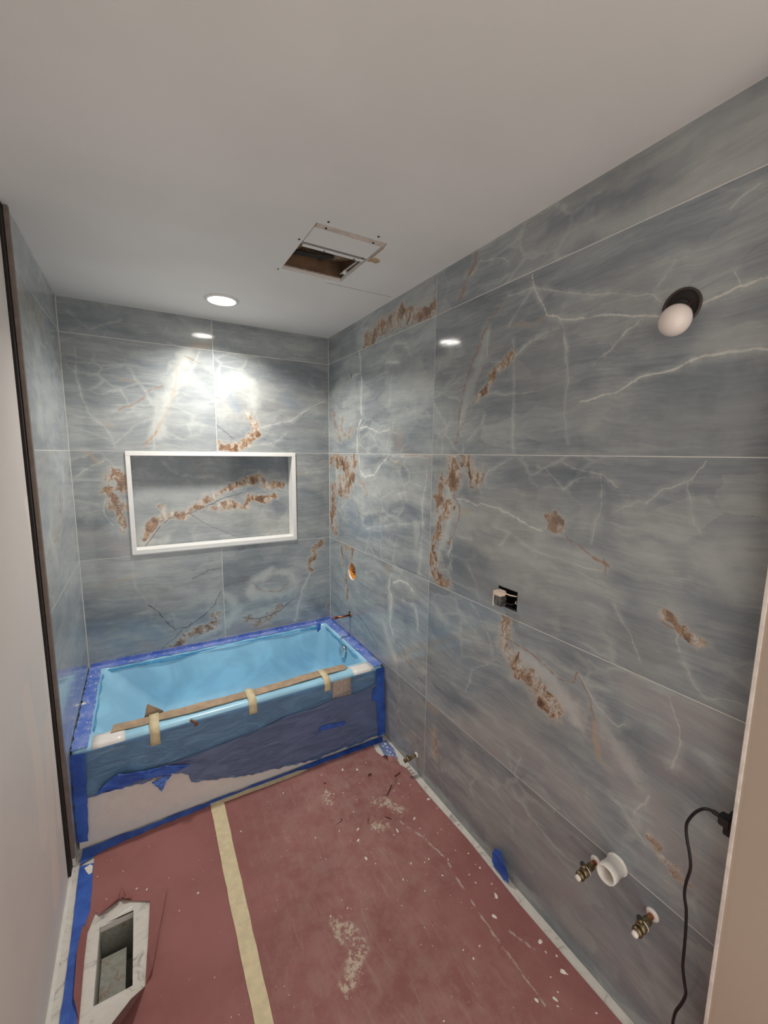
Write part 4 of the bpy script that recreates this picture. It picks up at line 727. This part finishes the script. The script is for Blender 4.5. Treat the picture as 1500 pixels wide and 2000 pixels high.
# ---------------------------------------------------------------- red paper, tapes on the floor
paper = thing('floor_paper', (-.75, -1.8, 0), 'red rosin paper sheet covering the bathroom floor, torn and dusty', 'floor paper')
hole = [(-1.432, -1.50), (-1.436, -1.31), (-1.4355, -1.214), (-1.416, -1.150), (-1.405, -1.168), (-1.340, -1.143), (-1.305, -1.168), (-1.243, -1.205), (-1.248, -1.30), (-1.256, -1.40), (-1.262, -1.486), (-1.30, -1.500), (-1.345, -1.535), (-1.391, -1.575), (-1.432, -1.60)]
right_edge = [(-.036, -3.0), (-.034, -2.3), (-.040, -1.9), (-.030, -1.6), (-.040, -1.3), (-.034, -1.12), (-.064, -1.045), (-.088, -1.04), (-.10, -.99), (-.115, -.93), (-.10, -.845)]
left = [(-1.44, -.845), (-1.438, -1.0), (-1.442, -1.16), (-1.458, -1.205), (-1.455, -1.30), (-1.450, -1.62), (-1.45, -3.0)]
slit = [[(-.073, -1.118), (-.086, -1.135), (-.112, -1.140), (-.118, -1.155), (-.145, -1.178), (-.168, -1.186), (-.182, -1.200), (-.214, -1.224), (-.232, -1.214), (-.214, -1.216), (-.186, -1.192), (-.170, -1.178), (-.150, -1.170), (-.126, -1.150), (-.118, -1.130), (-.090, -1.127)],
        [(-.222, -1.050), (-.215, -1.063), (-.228, -1.074), (-.244, -1.068), (-.236, -1.058)],
        [(-.376, -1.318), (-.366, -1.298), (-.350, -1.285), (-.326, -1.292), (-.325, -1.297), (-.348, -1.2935), (-.361, -1.302), (-.369, -1.318)],
        [(-.480, -1.232), (-.462, -1.234), (-.480, -1.244), (-.509, -1.250), (-.482, -1.249), (-.466, -1.240)],
        [(-.292, -1.318), (-.276, -1.332), (-.266, -1.350), (-.273, -1.349), (-.282, -1.336)],
        [(-.455, -.992), (-.450, -.999), (-.458, -1.006), (-.463, -.998)]]
bm = bmesh.new(); bm_plate(bm, right_edge+left, [hole]+slit, 'z', .0044, .0060)
from_bm('sheet', bm, M_paper, paper)
plate('slit_shade_sheet', rect(-.55, -1.40, -.07, -.97), [], 'z', .0008, .0016, M_paperback_shade, paper)  # dark sheet added so the slits look shaded inside
# raised torn flaps
def flap(name, pts, mat=M_paper, parent=paper):
    bm = bmesh.new(); vv = [bm.verts.new(p) for p in pts]
    bm.faces.new(vv); bmesh.ops.triangulate(bm, faces=bm.faces[:]); bmesh.ops.solidify(bm, geom=bm.faces[:], thickness=.0012)
    return from_bm(name, bm, mat, parent)
Pz = .0072
flap('torn_flap', [(-1.405, -1.170, Pz), (-1.345, -1.128, Pz), (-1.333, -1.124, .040), (-1.342, -1.150, .020), (-1.38, -1.166, .016)])
flap('torn_flap', [(-1.333, -1.128, .038), (-1.322, -1.14, Pz), (-1.296, -1.168, .014), (-1.326, -1.158, .016)])
flap('torn_flap', [(-1.243, -1.205, Pz), (-1.253, -1.38, Pz), (-1.262, -1.485, .008), (-1.24, -1.46, .028), (-1.212, -1.32, .020), (-1.186, -1.20, .016), (-1.188, -1.180, .012), (-1.225, -1.185, .009)])
flap('torn_flap', [(-1.262, -1.488, Pz), (-1.30, -1.502, Pz), (-1.345, -1.537, Pz), (-1.395, -1.59, Pz), (-1.34, -1.60, .055), (-1.29, -1.56, .06)], M_paperback_shade)
flap('torn_flap', [(-1.436, -1.21, Pz), (-1.437, -1.33, Pz), (-1.434, -1.48, Pz), (-1.452, -1.42, .022), (-1.458, -1.28, .022), (-1.452, -1.19, .014)])
flap('torn_flap', [(-.10, -1.04, Pz), (-.062, -1.046, Pz), (-.050, -1.075, Pz), (-.055, -1.03, .022), (-.085, -1.00, .020)])
flap('torn_flap', [(-.118, -1.156, Pz), (-.147, -1.182, Pz), (-.184, -1.203, Pz), (-.170, -1.188, .014), (-.125, -1.148, .014)])
flap('torn_flap', [(-.376, -1.318, Pz), (-.350, -1.285, .012), (-.326, -1.292, Pz), (-.34, -1.31, .0072), (-.36, -1.325, Pz)])
# tapes
bl = plate('blue_floor_tape', jag([(-1.484, -3.0), (-1.434, -3.0), (-1.434, -1.55), (-1.453, -1.24), (-1.450, -1.20), (-1.434, -1.133), (-1.440, -.925), (-1.487, -.915), (-1.485, -1.06), (-1.482, -1.22), (-1.482, -1.46)], .001, .03), [], 'z', .0066, .0076, M_bluetape)
tag(bl, 'blue tape strip on the marble edge left of the red paper', 'tape')
pl = flap('plaster_smear', [(-1.470, -.935, .0085), (-1.45, -.928, .0085), (-1.441, -.94, .0085), (-1.441, -.972, .0085), (-1.452, -.975, .0085), (-1.462, -.955, .0085)], M_plaster, bl)
bt = plate('blue_floor_tape', jag([(-1.485, -.905), (-1.42, -.885), (-1.3, -.868), (-1.12, -.860), (-.98, -.856), (-.70, -.858), (-.40, -.862), (-.2, -.868), (-.09, -.872), (-.04, -.870), (-.02, -.832), (-1.485, -.832)], .004, .03), [], 'z', .0066, .0078, M_bluetape)
tag(bt, 'blue tape strip on the floor along the base of the bathtub', 'tape')
bp = plate('blue_floor_tape', jag([(-.02, -.875), (-.018, -.96), (-.037, -1.03), (-.062, -1.035), (-.085, -.98), (-.08, -.90), (-.06, -.875)], .003, .02), [], 'z', .0082, .0092, simple('faded_blue_tape', (.16, .22, .44), .7, vary=.4, scale=40))
tag(bp, 'short faded blue tape piece flecked with plaster in the tub corner', 'tape')
for x, y in ((-.06, -.91), (-.045, -.93), (-.06, -.955), (-.05, -.975), (-.066, -.99), (-.04, -.90), (-.05, -1.0)):
    crumb(x, y, .0092, random.uniform(.006, .010), 'flat plaster flake on the faded blue tape in the tub corner', 'plaster flakes on the faded tape')
mt = plate('masking_tape_strip', jag([(-.983, -.850), (-.925, -.850), (-.928, -1.2), (-.934, -1.75), (-.936, -3.0), (-.984, -3.0), (-.983, -1.75), (-.986, -1.2)], .0012, .05), [], 'z', .0082, .0090, M_mask)
tag(mt, 'long beige masking tape strip running down the red paper', 'tape')
mt2 = plate('masking_tape_strip', jag([(-.925, -.848), (-.925, -.872), (-.55, -.878), (-.50, -.866), (-.55, -.852)], .002, .03), [], 'z', .0082, .0090, M_mask)
tag(mt2, 'short beige masking tape strip along the foot of the bathtub', 'tape')
# duct in the floor
duct = thing('floor_duct', (-1.348, -1.332, -.2), 'rusty open sheet metal vent duct in the floor hole', 'duct')
x0, y0, x1, y1 = DUCT
bm = bmesh.new(); bm_plate(bm, rect(x0-.003, y0-.003, x1+.003, y1+.003), [rect(x0-.0015, y0-.0015, x1+.0015, y1+.0015)], 'z', -.20, -.004); from_bm('sleeve', bm, M_ductm, duct)
box('elbow_floor', (x0-.05, y0-.05, -.204), (x1+.05, y1+.05, -.2005), M_ductm, duct)
box('baffle', (x0+.001, y0+.001, -.100), (x1-.027, y1-.040, -.095), M_ductm, duct)
flap('white_liner', [(x0-.004, y1-.002, .001), (x1-.004, y1+.018, .002), (x1-.004, y1+.004, -.006), (x0-.002, y1-.004, -.004)], M_white, duct)
# blue scrap by the right wall
bs = crumple('tape_scrap', [(-1.825, .012), (-1.813, .058), (-1.79, .095), (-1.774, .109), (-1.75, .098), (-1.737, .067), (-1.735, .030), (-1.747, .012), (-1.775, .012), (-1.80, .009)], .002, M_bluetape, None, 5, 2, 'x')
bs.location = (-.022, 0, 0)
tag(bs, 'crumpled blue tape scrap standing against the right wall base', 'tape')
# white grout film strip piece near joint
# ---------------------------------------------------------------- plumbing and electrics on the right wall
sp = thing('tub_spout_stub', (0, -.348, .592), 'thin copper pipe stub with capped end above the right tub rim', 'pipe')
lathe('pipe', [(.0075, -.02), (.0075, .115)], (0, -.348, .592), (-1, 0, 0), M_copper, sp, 14)
lathe('cap', [(.009, .098), (.009, .122), (.007, .125)], (0, -.348, .592), (-1, 0, 0), M_copper, sp, 14)
lathe('collar', [(.016, .0), (.018, .004), (.010, .007)], (0, -.348, .592), (-1, 0, 0), M_brass, sp, 14)
box('clip', (-.012, -.351, .600), (-.002, -.345, .620), M_brass, sp, .001)
vr = thing('shower_valve_body', (.05, -.37, .903), 'shower valve with orange guard inside the round hole in the right wall', 'valve')
lathe('orange_guard', [(.056, .07), (.056, .012), (.050, .010), (.048, .068)], (0, *VH), (1, 0, 0), M_orange, vr, 32)
box('valve_body', (.025, -.40, .87), (.065, -.345, .925), M_brass, vr, .004)
lathe('cartridge', [(.014, .03), (.014, .0), (.009, -.012)], (.02, -.37, .90), (1, 0, 0), M_copper, vr, 16)
lathe('hole_liner', [(.060, .0145), (.060, .0005), (.0575, .0005), (.0575, .0145)], (0, *VH), (1, 0, 0), M_capw, vr, 32, cap=False)
# wall cavity behind the holes
for nm, lo, hi in (('valve_cavity', (.09, -.47, .80), (.10, -.27, 1.0)),):
    box(nm, lo, hi, M_wood, wall_right)
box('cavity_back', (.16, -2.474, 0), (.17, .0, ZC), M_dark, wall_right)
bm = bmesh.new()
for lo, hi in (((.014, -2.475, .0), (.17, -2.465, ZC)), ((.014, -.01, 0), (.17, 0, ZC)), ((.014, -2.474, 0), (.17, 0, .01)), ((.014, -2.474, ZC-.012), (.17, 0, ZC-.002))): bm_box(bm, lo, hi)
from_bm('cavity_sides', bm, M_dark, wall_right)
sh = thing('shower_arm_stub', (.03, -.363, 2.16), 'rusty capped pipe end inside the small slot hole high on the right wall', 'pipe')
lathe('pipe_end', [(.010, .04), (.010, .006), (.005, .004)], (0, -.363, 2.16), (1, 0, 0), simple('rusty_pipe', (.25, .06, .03), .6, .3), sh, 14)
# outlet box
ob = thing('electrical_box', (.03, -1.727, 1.142), 'rough-in electrical outlet pulled out of a square hole in the right wall', 'outlet')
bm = bmesh.new(); bm_plate(bm, rect(-1.773, 1.106, -1.682, 1.178), [rect(-1.770, 1.109, -1.685, 1.175)], 'x', .004, .060); bm_box(bm, (.056, -1.773, 1.106), (.060, -1.682, 1.178)); from_bm('box_shell', bm, M_blackp, ob)
bm = bmesh.new(); bm_box(bm, (-.034, -1.728, 1.112), (-.004, -1.690, 1.150), .003); from_bm('outlet_body', bm, simple('aged_metal', (.20, .19, .17), .35, .6, vary=.5, scale=80), ob)
bm = bmesh.new(); bm_box(bm, (-.036, -1.724, 1.1505), (-.002, -1.688, 1.170), .003); from_bm('white_yoke', bm, M_wire, ob)
box('mounting_strap', (-.030, -1.6875, 1.104), (-.026, -1.680, 1.165), M_wire, ob, .0008)
tube('wire', [(-.012, -1.722, 1.163), (-.006, -1.745, 1.160), (.010, -1.765, 1.158), (.03, -1.768, 1.15)], .0026, M_wire, ob, 8)
tube('wire', [(-.016, -1.728, 1.13), (-.004, -1.748, 1.125), (.02, -1.760, 1.13)], .0022, M_blackp, ob, 8)
tube('wire', [(.008, -1.764, 1.140), (-.001, -1.768, 1.136), (.01, -1.771, 1.128)], .0018, M_wire, ob, 8)
for z_ in (1.122, 1.140): lathe('terminal_screw', [(.0035, 0), (.0035, .002), (.001, .0025)], (-.034, -1.708, z_), (-1, 0, 0), M_brass, ob, 8)
# wall lamp: dark box with opal bulb
sl = thing('wall_light', (0, -2.235, 2.046), 'unlit opal white bulb in a dark round box on the right wall', 'wall light')
lathe('junction_box', [(.0395, -.002), (.0395, .045), (.001, .046)], (0, *SC), (1, 0, 0), M_dark, sl, 32)
lathe('box_rim', [(.044, -.0005), (.044, -.005), (.038, -.005), (.038, .002)], (0, *SC), (1, 0, 0), simple('brown_box_rim', (.05, .035, .03), .4), sl, 32, cap=False)
tube('lamp_wire', [(.02, -2.22, 2.065), (-.008, -2.232, 2.058), (-.012, -2.245, 2.045), (.0, -2.25, 2.03)], .0018, M_blackp, sl, 8)
tube('lamp_wire', [(.02, -2.25, 2.06), (-.006, -2.258, 2.05), (-.014, -2.25, 2.035)], .0018, simple('dark_red_wire', (.06, .02, .015), .5), sl, 8)
bd = Vector((-.105, -.031, -.074)).normalized()
bo = Vector((.028, -2.226, 2.064))
lathe('lamp_socket', [(.020, 0), (.021, .03), (.019, .045)], bo, bd, M_blackp, sl, 20)
lathe('screw_cap', [(.0135, .045), (.0145, .05), (.0135, .055), (.0145, .06), (.0135, .066)], bo, bd, M_galv, sl, 20)
bp_ = [(.0135, .062), (.018, .070), (.0265, .082), (.0325, .097), (.0345, .112), (.0330, .127), (.0275, .140), (.0180, .1495), (.009, .1535), (.0005, .1545)]
lathe('bulb', bp_, bo, bd, M_bulb, sl, 32)
# drain pipe
dp = thing('drain_pipe', (0, -2.215, .458), 'wide white plastic drain pipe stub low on the right wall', 'drain pipe')
lathe('pipe_body', [(.0275, -.005), (.0275, .040), (.0290, .041), (.0290, .060), (.0275, .064), (.0230, .064), (.0230, .004)], (0, -2.215, .458), (-1, -.02, 0), M_pvc, dp, 36, cap=False)
lathe('pipe_bore', [(.0229, .006), (.001, .005)], (0, -2.215, .458), (-1, -.02, 0), simple('pipe_bore_grey', (.20, .17, .14), .7), dp, 24, cap=False)
lathe('plaster_ring', [(.0276, .0), (.0318, .001), (.0305, .005), (.0276, .009)], (0, -2.215, .458), (-1, 0, 0), M_capw, dp, 28, cap=False)
# shutoff valves
def valve(y, z, ln, label, k_=1.0, cap=True):
    v = thing('shutoff_valve', (0, y, z), label, 'valve', None)
    c0 = Vector((0, y, z)); d = Vector((-1, 0, -.10)).normalized()
    lathe('escutcheon', [(.018*k_, .0), (.018*k_, .002), (.012*k_, .006)], c0, (-1, 0, 0), M_capw, v, 20)
    lathe('pipe', [(.008*k_, -.01), (.008*k_, ln*.45)], c0, d, M_copper if k_ > .9 else M_brass, v, 14)
    lathe('valve_nut', [(.0125*k_, ln*.30), (.0125*k_, ln*.48), (.011*k_, ln*.50)], c0, d, M_brass, v, 6, smooth=False)
    lathe('valve_body', [(.010*k_, ln*.48), (.0145*k_, ln*.56), (.0145*k_, ln*.80), (.011*k_, ln*.86)], c0, d, M_brass, v, 16)
    p = c0+d*ln*.70
    lathe('outlet_stem', [(.0085*k_, .008*k_), (.0085*k_, .024*k_), (.0065*k_, .026*k_)], p, (-.2, .25, 1), M_brass, v, 12)
    lathe('handle', [(.006*k_, .0), (.0135*k_, .004*k_), (.015*k_, .010*k_), (.012*k_, .015*k_)], c0+d*ln*.86, d, M_brass, v, 10)
    if cap:
        lathe('white_cap', [(.008*k_, .0), (.009*k_, .004), (.0075*k_, .009), (.002, .011)], c0+d*(ln*.86+.015*k_), d, M_capw, v, 14)
        lathe('white_washer', [(.0155*k_, .0), (.0155*k_, .003)], c0+d*ln*.60, d, M_capw, v, 16)
        lathe('stem_cap', [(.0065*k_, .026*k_), (.0065*k_, .030*k_)], p, (-.2, .25, 1), M_blackp, v, 12)
    return v
valve(-2.150, .405, .082, 'brass shutoff valve with white caps left of the drain pipe')
valve(-2.321, .398, .078, 'brass shutoff valve with white caps right of and below the drain pipe')
valve(-1.158, .100, .075, 'small tarnished shutoff valve near the floor beside the bathtub', .8, False)
# cord and plug
cd = thing('power_cord', (-.03, -2.45, .83), 'black power cord with plug hanging by the doorway edge', 'power cord')
CP = [(-.042, -2.452, .842), (-.044, -2.436, .843), (-.045, -2.421, .836), (-.043, -2.404, .810), (-.041, -2.391, .775), (-.04, -2.389, .752), (-.040, -2.394, .723), (-.040, -2.403, .690), (-.04, -2.408, .655), (-.04, -2.403, .610), (-.038, -2.402, .570), (-.036, -2.409, .531), (-.036, -2.413, .480), (-.036, -2.415, .425), (-.036, -2.417, .370), (-.035, -2.424, .330), (-.035, -2.430, .300), (-.035, -2.424, .262), (-.036, -2.413, .215), (-.036, -2.413, .15), (-.036, -2.43, .06), (-.035, -2.46, .012), (-.09, -2.56, .011), (-.2, -2.7, .011)]
tube('cable', CP, .0036, M_cord, cd, 10, 5)
tube('strain_relief', [(-.044, -2.438, .843), (-.043, -2.447, .842), (-.042, -2.456, .840)], .0052, M_blackp, cd, 10, 3)
bm = bmesh.new(); bm_box(bm, (-.054, -2.476, .826), (-.030, -2.452, .852), .003); from_bm('plug_body', bm, M_blackp, cd)
bm = bmesh.new(); bm_box(bm, (-.048, -2.4795, .805), (-.0005, -2.462, .848), .002); from_bm('adapter', bm, M_blackp, cd)
for o in bpy.data.objects:
    if o.type == 'MESH' and len(o.data.materials) == 0: o.data.materials.append(M_white)
